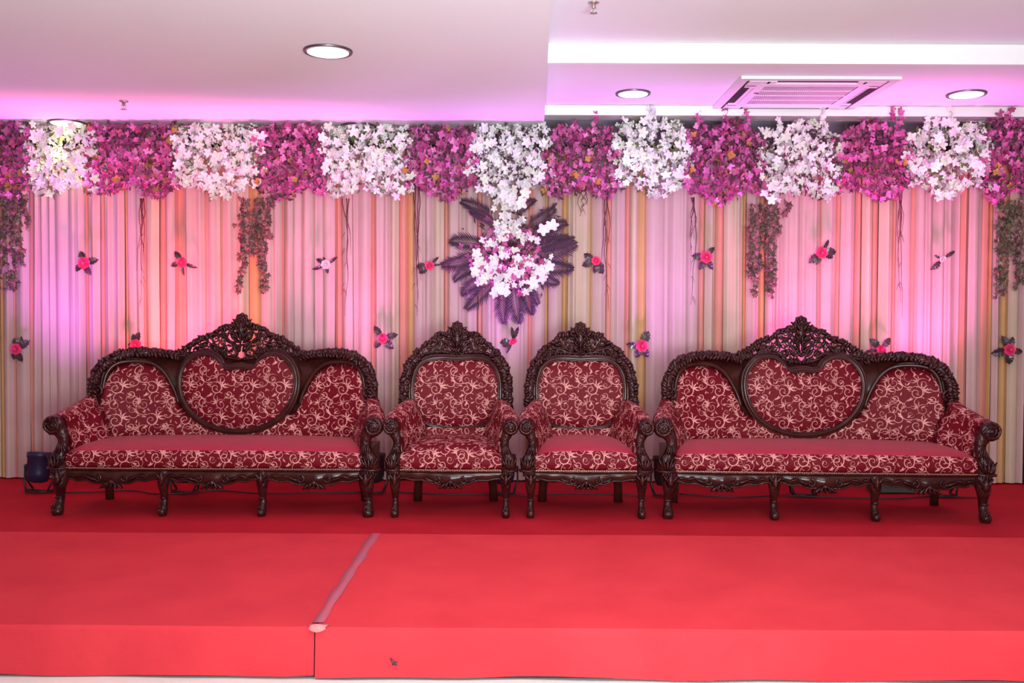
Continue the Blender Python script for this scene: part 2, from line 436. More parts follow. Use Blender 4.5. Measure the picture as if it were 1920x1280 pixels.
# ------------------------------------------------------------------ curtain
CD = 7.25
bands = [(-220, -170, 'cream'), (-170, -120, 'peach'), (-120, -60, 'cream'), (-60, -30, 'gold'), (-30, 0, 'pearl'), (0, 10, 'gold'), (10, 27, 'cream'), (27, 33, 'peach'), (33, 57, 'cream'), (57, 67, 'peach'), (67, 78, 'cream'), (78, 106, 'cream'), (106, 132, 'cream'),
 (132, 162, 'cream'), (162, 170, 'peach'), (170, 190, 'cream'), (190, 200, 'peach'), (200, 235, 'cream'), (235, 242, 'gold'), (242, 272, 'cream'), (272, 277, 'peach'), (277, 300, 'pearl'), (300, 312, 'peach'),
 (312, 328, 'cream'), (328, 347, 'peach'), (347, 384, 'cream'), (384, 390, 'peach'), (390, 414, 'cream'), (414, 419, 'gold'), (419, 444, 'cream'), (444, 467, 'pearl'), (467, 491, 'gold'), (491, 530, 'cream'), (530, 535, 'peach'), (535, 566, 'cream'),
 (566, 605, 'cream'), (605, 627, 'cream'), (627, 643, 'peach'), (643, 672, 'cream'), (672, 695, 'cream'), (695, 703, 'peach'), (703, 732, 'cream'), (732, 747, 'pearl'), (747, 764, 'peach'), (764, 778, 'gold'), (778, 812, 'cream'), (812, 832, 'pearl'), (832, 841, 'peach'), (841, 870, 'cream'),
 (870, 893, 'cream'), (893, 905, 'peach'), (905, 948, 'cream'), (948, 988, 'cream'), (988, 998, 'peach'), (998, 1021, 'cream'), (1021, 1028, 'gold'), (1028, 1051, 'cream'), (1051, 1065, 'gold'), (1065, 1104, 'pearl'), (1104, 1109, 'gold'), (1109, 1134, 'cream'), (1134, 1146, 'peach'), (1146, 1169, 'cream'),
 (1169, 1181, 'peach'), (1181, 1194, 'pearl'), (1194, 1211, 'gold'), (1211, 1238, 'cream'), (1238, 1256, 'cream'), (1256, 1290, 'cream'), (1290, 1308, 'cream'), (1308, 1321, 'peach'), (1321, 1337, 'pearl'), (1337, 1356, 'peach'), (1356, 1389, 'pearl'), (1389, 1398, 'gold'), (1398, 1420, 'cream'), (1420, 1434, 'gold'), (1434, 1462, 'cream'),
 (1462, 1495, 'cream'), (1495, 1533, 'cream'), (1533, 1537, 'peach'), (1537, 1563, 'cream'), (1563, 1573, 'peach'), (1573, 1597, 'cream'), (1597, 1613, 'peach'), (1613, 1630, 'pearl'), (1630, 1645, 'peach'), (1645, 1668, 'pearl'), (1668, 1677, 'peach'), (1677, 1702, 'cream'), (1702, 1712, 'peach'), (1712, 1746, 'cream'), (1746, 1788, 'cream'),
 (1788, 1795, 'cream'), (1795, 1813, 'peach'), (1813, 1836, 'cream'), (1836, 1852, 'peach'), (1852, 1858, 'gold'), (1858, 1871, 'cream'), (1871, 1890, 'gold'), (1890, 1909, 'pearl'), (1909, 1921, 'cream')]
cur = thing('curtain', 'pleated backdrop curtain of cream, peach and gold satin strips behind the sofas', 'curtain', (0, CD, 0))
rod = MB().tube([(-5.0, 0.02, 2.52), (3.86, 0.02, 2.52)], .02, 10).build('curtain_rod', M['black'], cur)
rc = random.Random(11)
def xw(px): return at(px, 600, CD).x
for i, (a, b, c) in enumerate(bands):
    x0, x1 = xw(a) - .004, xw(b) + .004; W = x1 - x0
    nf = max(1, round(W / .078)); nc = max(8, nf * 12); amp = .016 + rc.random() * .014; ph = rc.uniform(-.5, .5)
    off = (.010 if c in ('peach', 'gold') else -.008) + rc.uniform(-.006, .006)
    dr = rc.uniform(-.008, .008); vs = []; fs = []; nr = 12; skew = rc.uniform(-.3, .3)
    kx = [rc.uniform(-.25, .25) for _ in range(3)]
    for j in range(nr + 1):
        z = .012 + (2.50 - .012) * j / nr
        for k in range(nc + 1):
            t = k / nc; tw = t + .06 * math.sin(2 * PI * t * 1.5 + kx[0] * 9) * math.sin(PI * t); ft = tw * nf
            env = math.sin(PI * t) ** .5 if 0 < t < 1 else 0
            yy = -amp * (.5 - .5 * math.cos(2 * PI * ft)) * (1 + kx[1] * math.sin(ft * 2.1)) - .012 * env
            yy += .005 * math.sin(ft * 9 + z * .9 + ph * 9) * env + .005 * math.sin(z * 1.6 + i)
            xx = x0 + W * t + dr * (1 - z / 2.5) * math.sin(z * 1.5 + i) + skew * .012 * math.sin(PI * t) * math.sin(z * 1.1)
            vs.append((xx, yy + off, z))
    for j in range(nr):
        for k in range(nc):
            q = j * (nc + 1) + k; fs.append((q, q + 1, q + nc + 2, q + nc + 1))
    MB().add(vs, fs).build('curtain_strip', M[c], cur)

# ------------------------------------------------------------------ furniture
def puff(outline, cen, Y, bulge, rings=9, p=2.4, flip=1):
    mb = MB(); vs = []; uv = []; fs = []; n = len(outline)
    for r in range(rings):
        k = 1 - (r / rings) ** 1.5 if r else 1
        k = 1 - (r / rings); k = k ** .75
        for (x, z) in outline:
            px, pz = cen[0] + (x - cen[0]) * k, cen[1] + (z - cen[1]) * k
            vs.append((px, Y(px, pz) - bulge * (1 - k ** p) ** .6, pz)); uv.append((px, pz))
    vs.append((cen[0], Y(*cen) - bulge, cen[1])); uv.append(cen)
    for r in range(rings - 1):
        for i in range(n):
            j = (i + 1) % n; fs.append((r * n + i, r * n + j, (r + 1) * n + j, (r + 1) * n + i))
    for i in range(n): fs.append(((rings - 1) * n + i, (rings - 1) * n + (i + 1) % n, rings * n))
    return mb.add(vs, fs, uv)
def colplate(xs, top, bot, Y, th, uvscale=None, bulge=0.0, mid=1):
    """plate between two height curves, front face puffed when bulge"""
    vs = []; fs = []; uv = []; R = 8 if bulge else mid
    per = (R + 1) + 2
    x0, x1 = xs[0], xs[-1]
    for x in xs:
        zt, zb = top(x), bot(x)
        ex = min(1, min(x - x0, x1 - x) / .07) if bulge else 1
        for j in range(R + 1):
            t = j / R; z = zb + (zt - zb) * t
            e = min(1, min(t * (zt - zb), (1 - t) * (zt - zb)) / .06) if bulge else 1
            h = bulge * math.sqrt(max(0, 1 - (1 - e) ** 2)) * math.sqrt(max(0, 1 - (1 - ex) ** 2))
            vs.append((x, Y(x, z) - h, z)); uv.append((x, z))
        vs.append((x, Y(x, zt) + th, zt)); uv.append((x, zt + th)); vs.append((x, Y(x, zb) + th, zb)); uv.append((x, zb - th))
    for i in range(len(xs) - 1):
        for j in range(per):
            j2 = (j + 1) % per; a = i * per; b = a + per; fs.append((a + j, b + j, b + j2, a + j2))
    fs.append(tuple(range(per))); fs.append(tuple((len(xs) - 1) * per + k for k in range(per))[::-1])
    return MB().add(vs, fs, uv)
def inside(poly, x, z):
    c = False; n = len(poly)
    for i in range(n):
        x1, z1 = poly[i]; x2, z2 = poly[i - 1]
        if (z1 > z) != (z2 > z) and x < (x2 - x1) * (z - z1) / (z2 - z1) + x1: c = not c
    return c

def leg_mb(px, k=1.0, splay=0.0, y=0.0):
    mb = MB()
    pts = [(px, y + .015, .285, .046), (px, y - .008, .235, .048), (px + splay * .3, y - .016, .19, .041), (px + splay * .5, y - .004, .145, .030),
           (px + splay * .7, y + .004, .105, .025), (px + splay * .9, y - .004, .07, .027), (px + splay, y - .022, .04, .034), (px + splay, y - .028, .018, .034), (px + splay, y - .022, .001, .028)]
    pts = smoothline(pts, 3)
    mb.tube([p[:3] for p in pts], [p[3] * k * .86 for p in pts], 10, ref=(0, 1, 0))
    fx = px + splay
    mb.ell((fx, y - .050, .028), (.027 * k, .020, .024), n=8, m=5)
    mb.volute((fx, y - .060, .048), .020 * k, 1.4, PI / 2, 1, .006)
    mb.carve((px, y - .052 * k, .235), PI / 2, .085, .05 * k, .016)
    for s in (-1, 1):
        mb.carve((px + s * .022 * k, y - .046 * k, .250), PI / 2 - s * .7, .06, .026, .014)
        mb.carve((px + s * .016 * k + splay * .4, y - .036 * k, .19), PI / 2 - s * .3, .05, .018, .010)
    mb.ell((px + splay * .72, y - .022, .112), (.026 * k, .018, .010), n=8, m=4)
    return mb

def carved_edge(mb, line, Y, rnd, L=.05, W=.03, step=.024, out=.012, H=.016):
    """leaf carving marching along an open outline (x,z); leaves lean outwards"""
    acc = 0
    for (a, b) in zip(line, line[1:]):
        dx, dz = b[0] - a[0], b[1] - a[1]; d = math.hypot(dx, dz)
        if d < 1e-6: continue
        nx, nz = -dz / d, dx / d
        if nz < 0 and abs(nz) > abs(nx): nx, nz = -nx, -nz
        if abs(nx) >= abs(nz) and nx * (a[0]) < 0: nx, nz = -nx, -nz
        while acc < d:
            t = acc / d; x = a[0] + dx * t; z = a[1] + dz * t
            k = rnd.uniform(.75, 1.25)
            lean = rnd.choice((-1, 1)) * rnd.uniform(.2, .9)
            an = math.atan2(nz, nx) + lean
            mb.carve((x + nx * out * rnd.uniform(-.6, .8), Y(x, z) - .008 * rnd.random(), z + nz * out * rnd.uniform(-.6, .8)), an, L * k, W * k, H, rnd.uniform(-.3, .3))
            acc += step * rnd.uniform(.8, 1.2)
        acc -= d

def make_seat(name, label, cat, cx, cy, rz, kind, group, top_mat, seed):
    rnd = random.Random(seed)
    t = thing(name, label, cat, (cx, cy, 0), rz, group)
    sofa = kind == 'sofa'
    if sofa:
        HW, LEG, SEAT, SCX, SCR = .965, .955, .925, .995, .062
        Y = lambda x, z: .56 - .20 * (min(1.05, abs(x) / .97)) ** 3 + .08 * (z - .4)
        outl = [(0, 1.205), (.05, 1.19), (.10, 1.165), (.15, 1.155), (.19, 1.118), (.25, 1.098), (.30, 1.075), (.36, 1.035), (.42, .998), (.455, .985), (.50, 1.0), (.58, 1.012), (.66, 1.014), (.74, 1.010), (.82, .990), (.89, .945), (.935, .88), (.955, .80), (.955, .67)]
        med = [(0, .885), (.055, .878), (.105, .893), (.130, .935), (.19, .972), (.265, .972), (.325, .935), (.368, .870), (.380, .785), (.360, .690), (.305, .600), (.215, .530), (.105, .492), (0, .482)]
        plate_top = [(0, .94), (.10, .955), (.14, .99), (.20, 1.005), (.27, 1.005), (.34, .975), (.40, .965), (.455, .968), (.50, .985), (.66, 1.0), (.74, .997), (.82, .978), (.89, .93), (.935, .86), (.955, .80)]
    else:
        HW, LEG, SEAT, SCX, SCR = .372, .345, .315, .372, .050
        Y = lambda x, z: .56 - .10 * (min(1.05, abs(x) / .375)) ** 3 + .08 * (z - .4)
        outl = [(0, 1.165), (.035, 1.155), (.065, 1.135), (.105, 1.125), (.145, 1.115), (.165, 1.08), (.205, 1.065), (.245, 1.03), (.285, .995), (.325, .955), (.352, .90), (.370, .82), (.374, .74), (.372, .64)]
        med = [(0, .945), (.10, .952), (.19, .940), (.250, .895), (.278, .82), (.283, .73), (.272, .64), (.235, .565), (.165, .520), (.08, .503), (0, .500)]
        plate_top = [(0, .99), (.12, 1.0), (.20, .992), (.26, .965), (.31, .93), (.345, .88), (.365, .80), (.372, .70)]
    # --- back plate (solid wood behind upholstery)
    xs = [-HW * .995 + HW * 1.99 * i / 72 for i in range(73)]
    colplate(xs, lambda x: lerp(plate_top, abs(x)), lambda x: .44 if abs(x) < HW * .9 else .48, lambda x, z: Y(x, z) + .012, .035).build('back_panel', M['wood_smooth'], t)
    # --- medallion
    full = med + [(-x, z) for x, z in reversed(med[1:-1])]
    ol = smoothpoly(full, 4)
    cen = (0, .74 if sofa else .73)
    mo = .040 if sofa else .006
    puff(ol, cen, lambda x, z: Y(x, z) - .018 - mo, .040).build('medallion_cushion', M['brocade'], t)
    ring = MB()
    def off(k): return [(cen[0] + (x - cen[0]) * (1 + k / max(.05, math.hypot(x - cen[0], z - cen[1]))), cen[1] + (z - cen[1]) * (1 + k / max(.05, math.hypot(x - cen[0], z - cen[1])))) for x, z in ol]
    ring.tube([(x, Y(x, z) - .022 - mo, z) for x, z in off(.016)], .017, 8, closed=True, ref=(0, 1, 0))
    ring.tube([(x, Y(x, z) - .036 - mo, z) for x, z in off(.004)], .006, 6, closed=True, ref=(0, 1, 0))
    ring.tube([(x, Y(x, z) - .014 - mo, z) for x, z in off(.034)], .009, 6, closed=True, ref=(0, 1, 0))
    ring.tube([(x, Y(x, z) - .006, z) for x, z in off(.020)], .024, 8, closed=True, ref=(0, 1, 0))
    ring.build('medallion_frame', M['wood_smooth'], t)
    # --- side / lower upholstery
    if sofa:
        bt = [(0, .58), (.36, .58), (.41, .63), (.44, .72), (.50, .83), (.565, .893), (.64, .918), (.74, .920), (.81, .900), (.855, .84), (.872, .75), (.885, .68), (.90, .62)]
        xs = [-.895 + 1.79 * i / 100 for i in range(101)]
        colplate(xs, lambda x: lerp(bt, abs(x)), lambda x: .40, lambda x, z: Y(x, z) - .002, .02, bulge=.055).build('back_upholstery', M['brocade'], t)
        for s in (-1, 1):
            fr = MB()
            ln = smoothline([(s * x, z + .014) for x, z in bt if x > .37][:9] + [(s * .875, .70)], 3)
            fr.tube([(x, Y(x, z) - .022, z) for x, z in ln], .014, 8, ref=(0, 1, 0))
            fr.tube([(x + s * .016, Y(x, z) - .016, z + .016) for x, z in ln], .007, 6, ref=(0, 1, 0))
            fr.build('side_moulding', M['wood_smooth'], t)
    else:
        xs = [-.30 + .60 * i / 40 for i in range(41)]
        colplate(xs, lambda x: .505 + .25 * x * x + (.10 * max(0, abs(x) - .2)), lambda x: .385, lambda x, z: Y(x, z) - .005, .02, bulge=.06).build('back_upholstery', M['brocade'], t)
        for s in (-1, 1):
            fr = MB()
            fr.tube([(s * .315, Y(.315, z) - .020, z) for z in [.52 + .04 * i for i in range(10)]], .012, 8, ref=(0, 1, 0))
            fr.tube([(s * .343, Y(.343, z) - .016, z) for z in [.52 + .04 * i for i in range(9)]], .015, 8, ref=(0, 1, 0))
            fr.build('side_moulding', M['wood_smooth'], t)
    # --- shoulders (ears)
    i0 = 9 if sofa else 8
    el = [(x - .028, z - .026) for x, z in outl[i0:]]
    for s in (-1, 1):
        ear = MB(); ln = smoothline([(s * x, z) for x, z in el], 4)
        N = len(ln)
        ear.tube([(x, Y(x, z) - .004, z) for x, z in ln], [(.031 + .003 * math.sin(i * 1.1)) * (.6 if i == 0 else 1) for i in range(N)], 8, ref=(0, 1, 0))
        if sofa: ear.volute((s * .90, Y(.90, .70) - .03, .74), .035, 1.3, PI / 2, s, .011)
        o2 = smoothline([(s * (x - .010), z - .008) for x, z in outl[i0:]], 4)
        r2 = random.Random(seed + 5)
        carved_edge(ear, o2, lambda x, z: Y(x, z) - .012, r2, .050, .044, .020, .004, .020)
        o3 = smoothline([(s * (x - .038), z - .034) for x, z in outl[i0:]], 4)
        carved_edge(ear, o3, lambda x, z: Y(x, z) - .030, r2, .045, .030, .024, .004, .014)
        ear.build('shoulder_carving', M['wood'], t)
    # --- pierced crest
    cr = MB(); it = [p for p in outl if p[0] <= (.46 if sofa else .30)]
    pt = [(x, z) for x, z in plate_top if x <= (.46 if sofa else .30)]
    reg = it + list(reversed(pt))
    r2 = random.Random(seed + 9); placed = []
    tries = 0; sp = .021
    while tries < 4000:
        tries += 1
        x = r2.uniform(0.012, it[-1][0]); z = r2.uniform(.92, 1.2)
        if not inside(reg, x, z): continue
        if any((x - a) ** 2 + (z - b) ** 2 < sp * sp for a, b in placed): continue
        placed.append((x, z)); an = r2.uniform(0, PI); k = r2.uniform(.8, 1.25); bd = r2.uniform(-.4, .4); yo = r2.uniform(-.012, .008)
        if r2.random() < .22:
            for s in (-1, 1): cr.volute((s * x, Y(x, z) - .012 + yo, z), .020 * k, 1.3, an if s > 0 else PI - an, s, .0065)
        else:
            for s in (-1, 1):
                cr.carve((s * x, Y(x, z) - .004 + yo, z), an if s > 0 else PI - an, .048 * k, .023 * k, .013, bd * s)
    for s in (-1, 1):
        r3 = random.Random(seed + 20)
        carved_edge(cr, smoothline([(s * x, z) for x, z in it], 3), lambda x, z: Y(x, z) - .004, r3, .046, .036, .019, .006, .016)
        lp = smoothline([(s * x, z + .006) for x, z in pt], 4)
        cr.tube([(x, Y(x, z) - .006, z) for x, z in lp], .010, 6, ref=(0, 1, 0))
        # rising S stems
        for (xa, za, xb, zb) in ([(.03, 1.0, .15, 1.12), (.10, .98, .30, 1.05), (.25, 1.0, .42, .99), (.02, 1.06, .09, 1.15)] if sofa else [(.02, 1.01, .12, 1.09), (.08, 1.0, .22, 1.04), (.02, 1.05, .05, 1.12)]):
            ln = smoothline([(s * xa, za), (s * (xa * .6 + xb * .4), za * .4 + zb * .6), (s * xb, zb)], 5)
            cr.tube([(x, Y(x, z) - .012, z) for x, z in ln], [.011 - .005 * i / len(ln) for i in range(len(ln))], 6, ref=(0, 1, 0))
    # centre shield
    zt = 1.26 if sofa else 1.208
    zc_ = zt - .13
    cr.ell((0, Y(0, zc_) - .012, zc_ + .01), (.030, .022, .070), n=12, m=8)
    for i in range(5):
        for s in (-1, 1):
            cr.carve((s * (.022 + .004 * i), Y(0, 1.1) - .028, zc_ + .055 - .035 * i), PI / 2 - s * (.5 + .1 * i), .06, .024, .012)
    for i in range(3): cr.carve((0, Y(0, 1) - .034, zc_ - .02 - .035 * i), PI / 2, .05, .026 - .004 * i, .012)
    crest = cr.build('pierced_crest', M['wood'], t)
    # --- finial rose
    fi = MB(); fz = zt - (.038 if sofa else .032); fr_ = .030 if sofa else .026
    fi.ell((0, Y(0, fz) - .015, fz), (fr_ * .75, .026, fr_ * .75), n=12, m=8)
    for ringi, (R, n, L) in enumerate(((fr_ * 1.25, 7, .042), (fr_ * .75, 6, .032), (fr_ * .4, 4, .022))):
        for i in range(n):
            a = PI / 2 + 2 * PI * i / n + ringi * .3
            fi.carve((R * math.cos(a) * .8, Y(0, fz) - .012 - .010 * ringi, fz + R * math.sin(a) * .72), a + PI / 2, L, .026, .014, .5)
    for s in (-1, 1):
        fi.volute((s * .045, Y(0, fz) - .008, fz - .040), .020, 1.4, PI / 2, s, .008)
        fi.carve((s * .05, Y(0, fz) - .004, fz - .012), PI / 2 - s * 1.0, .045, .022, .012)
    fi.build('finial', M['wood'], crest)
    # --- seat
    seat = MB(); vs = []; uv = []; fs = []; nxs = 60 if sofa else 28
    prof = [(.03, .285, 0), (.008, .292, .008), (-.004, .31, .03), (-.010, .34, .06), (-.004, .372, .092), (.016, .396, .12), (.05, .410, .155), (.12, .422, .23), (.25, .432, .36), (.38, .436, .49), (.50, .430, .61)]
    for i in range(nxs + 1):
        x = -SEAT + 2 * SEAT * i / nxs; ed = max(0, 1 - (SEAT - abs(x)) / .10)
        cx_ = (1 - (x / SEAT) ** 2)
        for (y, z, v) in prof:
            zz = z + (.012 if sofa else .026) * cx_ * max(0, (z - .3) / .13) - .018 * ed ** 2 * max(0, (z - .3) / .13)
            yy = y - .012 * cx_ * (1 if y < .1 else 0) + .0
            vs.append((x, yy, zz)); uv.append((x, v + .03))
    P = len(prof)
    for i in range(nxs):
        for j in range(P - 1): a = i * P + j; fs.append((a, a + P, a + P + 1, a + 1))
    so = seat.add(vs, fs, uv).build('seat', M['brocade'], t)
    if top_mat:
        so.data.materials.append(top_mat)
        for p in so.data.polygons:
            if p.center.y > .008 and p.center.z > .38: p.material_index = 1
    MB().box((0, .26, .30), (2 * SEAT, .46, .10)).build('seat_base', M['wood_smooth'], t, False)
    # --- apron with scalloped bottom
    if sofa: lx = [-LEG, -.312, .305, LEG]
    else: lx = [-LEG, LEG]
    def bot(x):
        for a, b in zip(lx, lx[1:]):
            if a <= x <= b:
                u = (x - a) / (b - a)
                if sofa: return .218 - .030 * math.sin(PI * u) ** 2 - .018 * max(0, 1 - abs(u - .5) / .14) + .012 * math.sin(u * PI * 6) ** 2
                return .232 - .022 * math.sin(PI * u) ** 2 - .030 * max(0, 1 - abs(u - .5) / .22) + .006 * math.sin(u * PI * 6) ** 2
        return .22
    xs = [-LEG + 2 * LEG * i / 120 for i in range(121)]
    ya = lambda x, z: -.008 - .015 * (1 - (x / LEG) ** 2)
    frail = colplate(xs, lambda x: .292, bot, ya, .03).build('front_rail', M['wood_smooth'], t)
    ac = MB()
    ac.tube([(x, ya(x, 0) - .004, .287) for x in xs], .008, 6, ref=(0, 1, 0))
    ac.tube([(x, ya(x, 0) - .003, bot(x) + .004) for x in xs], .006, 6, ref=(0, 1, 0))
    for a, b in zip(lx, lx[1:]):
        m_ = (a + b) / 2
        for i in range(5): ac.carve((m_ + (i - 2) * .024, ya(m_, 0) - .012, bot(m_) + .018 + .006 * (2 - abs(i - 2))), PI / 2 + (i - 2) * .45, .06, .026, .014)
        ac.ell((m_, ya(m_, 0) - .016, bot(m_) + .040), (.020, .014, .016), n=8, m=5)
        for s in (-1, 1):
            ac.volute((m_ + s * .085, ya(m_, 0) - .010, .232), .024, 1.4, PI / 2, s, .008)
            ac.carve((m_ + s * .13, ya(m_, 0) - .008, .238), PI / 2 - s * 1.2, .075, .026, .012, .3 * s)
            if sofa:
                ac.carve((m_ + s * .19, ya(m_, 0) - .008, .244), PI / 2 - s * 1.8, .07, .022, .010, -.3 * s)
                ac.carve((m_ + s * .25, ya(m_, 0) - .008, .252), PI / 2 - s * 1.4, .05, .018, .010)
    ac.build('rail_carving', M['wood'], frail)
    pp = MB()
    for i in range(int(2 * SEAT / .014)):
        x = -SEAT + .007 + i * .014
        pp.box((x, -.0225 - .012 * (1 - (x / SEAT) ** 2), .2955 + .001 * (i % 2)), (.010, .006, .005))
    tag(pp.build('nail_trim', M['bead'], so, False), 'dotted gilt trim', None)
    # --- legs
    for x in lx:
        c = abs(x) > LEG - .01
        if sofa: leg_mb(x, 1.2 if c else .95, (.012 if x > 0 else -.012) if c else 0).build('front_leg', M['wood'], t)
        else: leg_mb(x, .86, 0).build('front_leg', M['wood'], t)
    for s in (-1, 1):
        lb = MB(); xr = s * (LEG - .10 if sofa else LEG - .10)
        lb.tube([(xr, .47, .30), (xr, .475, .18), (xr + s * .008, .49, .10), (xr + s * .012, .505, .001)], [.036, .032, .028, .030], 8)
        lb.ell((xr, .446, .225), (.022, .012, .02), n=8, m=4)
        lb.build('rear_leg', M['wood_smooth'], t)
    # --- arms
    for s in (-1, 1):
        k = 1.0 if sofa else .78
        post = MB()
        px = LEG
        pth = [(s * px, .004, .275, .050 * k), (s * (px + .020), -.004, .315, .056 * k), (s * (px + .022), -.006, .345, .052 * k), (s * (px + .004), 0, .39, .040 * k),
               (s * (px - .010), .004, .44, .034 * k), (s * (px - .010), .004, .48, .036 * k), (s * (px + .006), .004, .52, .044 * k), (s * (SCX - .004), .004, .56, .050 * k)]
        q = smoothline(pth, 3)
        post.tube([p[:3] for p in q], [p[3] for p in q], 10, ref=(0, 1, 0), flat=.72)
        # rolled scroll on top, axis along y
        zs = .560
        rot = Matrix.Rotation(PI / 2, 3, 'X')
        post.lathe([(SCR * .3, -.002), (SCR * .85, 0), (SCR, .012), (SCR, .05), (SCR * .9, .062)], (s * SCX, .03, zs), 18, rot)
        post.volute((s * SCX, -.036, zs), SCR * .82, 2.0, PI / 2, -s, .010)
        post.ell((s * SCX, -.038, zs), (.014, .010, .014), n=8, m=5)
        for i in range(6):
            a = 2 * PI * i / 6; post.carve((s * SCX + math.cos(a) * SCR * .72, -.034, zs + math.sin(a) * SCR * .72), a + .9, .045 * k, .022, .008)
        # swelling carved block with banded collar
        zb = .325
        for i in range(5):
            a = (i - 2) * .42
            post.carve((s * (px + .018) + math.sin(a) * .048 * k, -.046 * math.cos(a) * k - .004, zb + .012), PI / 2 - a * .6, .085, .026, .012)
            post.carve((s * (px + .010) + math.sin(a) * .040 * k, -.040 * math.cos(a) * k - .002, zb - .045), PI / 2 + a * .6, .05, .024, .012)
            post.carve((s * (px - .004) + math.sin(a) * .030 * k, -.032 * math.cos(a) * k, .42), PI / 2 + a * .4, .075, .018, .008)
        post.tube([(s * (px + .020) + .060 * k * math.cos(b), -.002 + .046 * k * math.sin(b), .292) for b in [2 * PI * i / 16 for i in range(16)]], .009, 6, closed=True)
        post.build('arm_post', M['wood'], t)
        # padded arm, lofted front to back
        arm = MB(); vs = []; uv = []; fs = []
        yE = .34 if sofa else .43
        st_ = [(.020, SCX, .560, SCR * 1.02), (.06, SCX - .002, .566, SCR * 1.06), (.14, SCX - .008, .580, SCR * 1.02), (.22, SCX - .02, .604, SCR * .96), (.30, HW - .02 if sofa else HW - .025, .636, SCR * .88), (yE + .04, HW - .03, .672, SCR * .75)]
        if not sofa: st_ = [(.020, SCX, .560, SCR * 1.05), (.06, SCX - .002, .566, SCR * 1.14), (.14, .365, .585, SCR * 1.22), (.22, .348, .606, SCR * 1.20), (.30, .325, .632, SCR * 1.10), (yE, .305, .650, SCR * .95), (yE + .05, .292, .660, SCR * .6)]
        sec = 22
        for si, (y, cx_, cz, r) in enumerate(st_):
            L_ = 0; prev = None; u = max(0, (y - .04) / (yE - .04)); u = min(1, u)
            ins = (SEAT - .015) - (.11 if sofa else .105) * u ** 1.2
            xi = cx_ - r * 1.0; zi = cz - r * .35
            ring_ = [(ins + .03, .385), (ins - .004, .405), (ins - .006, .44), (ins + (xi - ins) * .25 - .006, .40 + (zi - .40) * .55), (ins + (xi - ins) * .62 - .006, .40 + (zi - .40) * .82)]
            for j in range(14):
                a = PI * 1.06 - j * (PI * 1.45) / 13
                ring_.append((cx_ + r * math.cos(a), cz + r * math.sin(a)))
            ring_ += [(max(ins + .055, cx_ - r * .1), cz - r * 1.15), (max(ins + .055, SEAT), .50), (max(ins + .055, SEAT), .44), (max(ins + .05, SEAT), .38)]
            for (x, z) in ring_:
                if prev: L_ += math.hypot(x - prev[0], z - prev[1])
                prev = (x, z); vs.append((s * x, y, z)); uv.append((y * 1.0 + (.3 if s > 0 else 0), L_))
        n = len(ring_)
        for i in range(len(st_) - 1):
            for j in range(n):
                j2 = (j + 1) % n; fs.append((i * n + j, i * n + j2, (i + 1) * n + j2, (i + 1) * n + j))
        fs.append(tuple(range(n))); fs.append(tuple((len(st_) - 1) * n + j for j in range(n)))
        arm.add(vs, fs, uv).build('padded_arm', M['brocade'], t)
        MB().box((s * (SEAT + .02), .24, .345), (.05, .44, .13)).build('side_rail', M['wood_smooth'], t, False)
    return t

make_seat('settee', 'left carved settee in crimson brocade with heart-shaped back cushion', 'sofa', -1.882, 5.96, 0, 'sofa', 'carved settees', M['seat_sheen'], 21)
make_seat('settee', 'right carved settee in crimson brocade, its right arm near the bare curtain end', 'sofa', 1.915, 5.93, math.radians(-2.2), 'sofa', 'carved settees', M['seat_sheen'], 22)
make_seat('armchair', 'carved armchair with patterned seat top, beside the left settee', 'armchair', -.404, 5.96, 0, 'chair', 'carved armchairs', None, 31)
make_seat('armchair', 'carved armchair with crimson seat top, sheen painted in, beside the right settee', 'armchair', .439, 5.96, 0, 'chair', 'carved armchairs', M['seat_sheen'], 32)

# ------------------------------------------------------------------ flowers
def petal_flower(n, R, wd, cup, seed, mtl, lobes=1):
    r = random.Random(seed); mb = MB()
    for i in range(n):
        a = 2 * PI * i / n + r.uniform(-.15, .15); L = R * r.uniform(.85, 1.1); c, s = math.cos(a), math.sin(a)
        def P(u, v, h): return (u * c - v * s, h, u * s + v * c)
        w_ = wd * r.uniform(.85, 1.15)
        mb.add([P(0, 0, 0), P(L * .45, -w_, -cup * .5), P(L * .5, 0, -cup * .2), P(L * .45, w_, -cup * .5), P(L * .95, -w_ * .55, -cup), P(L, 0, -cup * .9), P(L * .95, w_ * .55, -cup)],
               [(0, 1, 2), (0, 2, 3), (1, 4, 5, 2), (2, 5, 6, 3)])
    mb.add([(0, -R * .3, 0), (R * .12, -.01 * R, R * .1), (-R * .12, 0, R * .1), (0, 0, -R * .14)], [(0, 1, 2), (0, 2, 3), (0, 3, 1)])
    return mb.mesh('blossom', mtl, False)
W_MESH = [petal_flower(5, .042, .0155, .012, i, M['petal_w']) for i in range(4)]
WB_MESH = [petal_flower(5, .058, .0205, .016, i + 9, M['petal_w']) for i in range(2)]
M_MESH = [petal_flower(4, .026, .0105, .012, i + 20, M['petal_m']) for i in range(4)]
O_MESH = [petal_flower(4, .026, .012, .012, 30, M['petal_o'])]
def rrot(r, k=.9): return (r.uniform(-k, k), r.uniform(0, 2 * PI), r.uniform(-k, k))
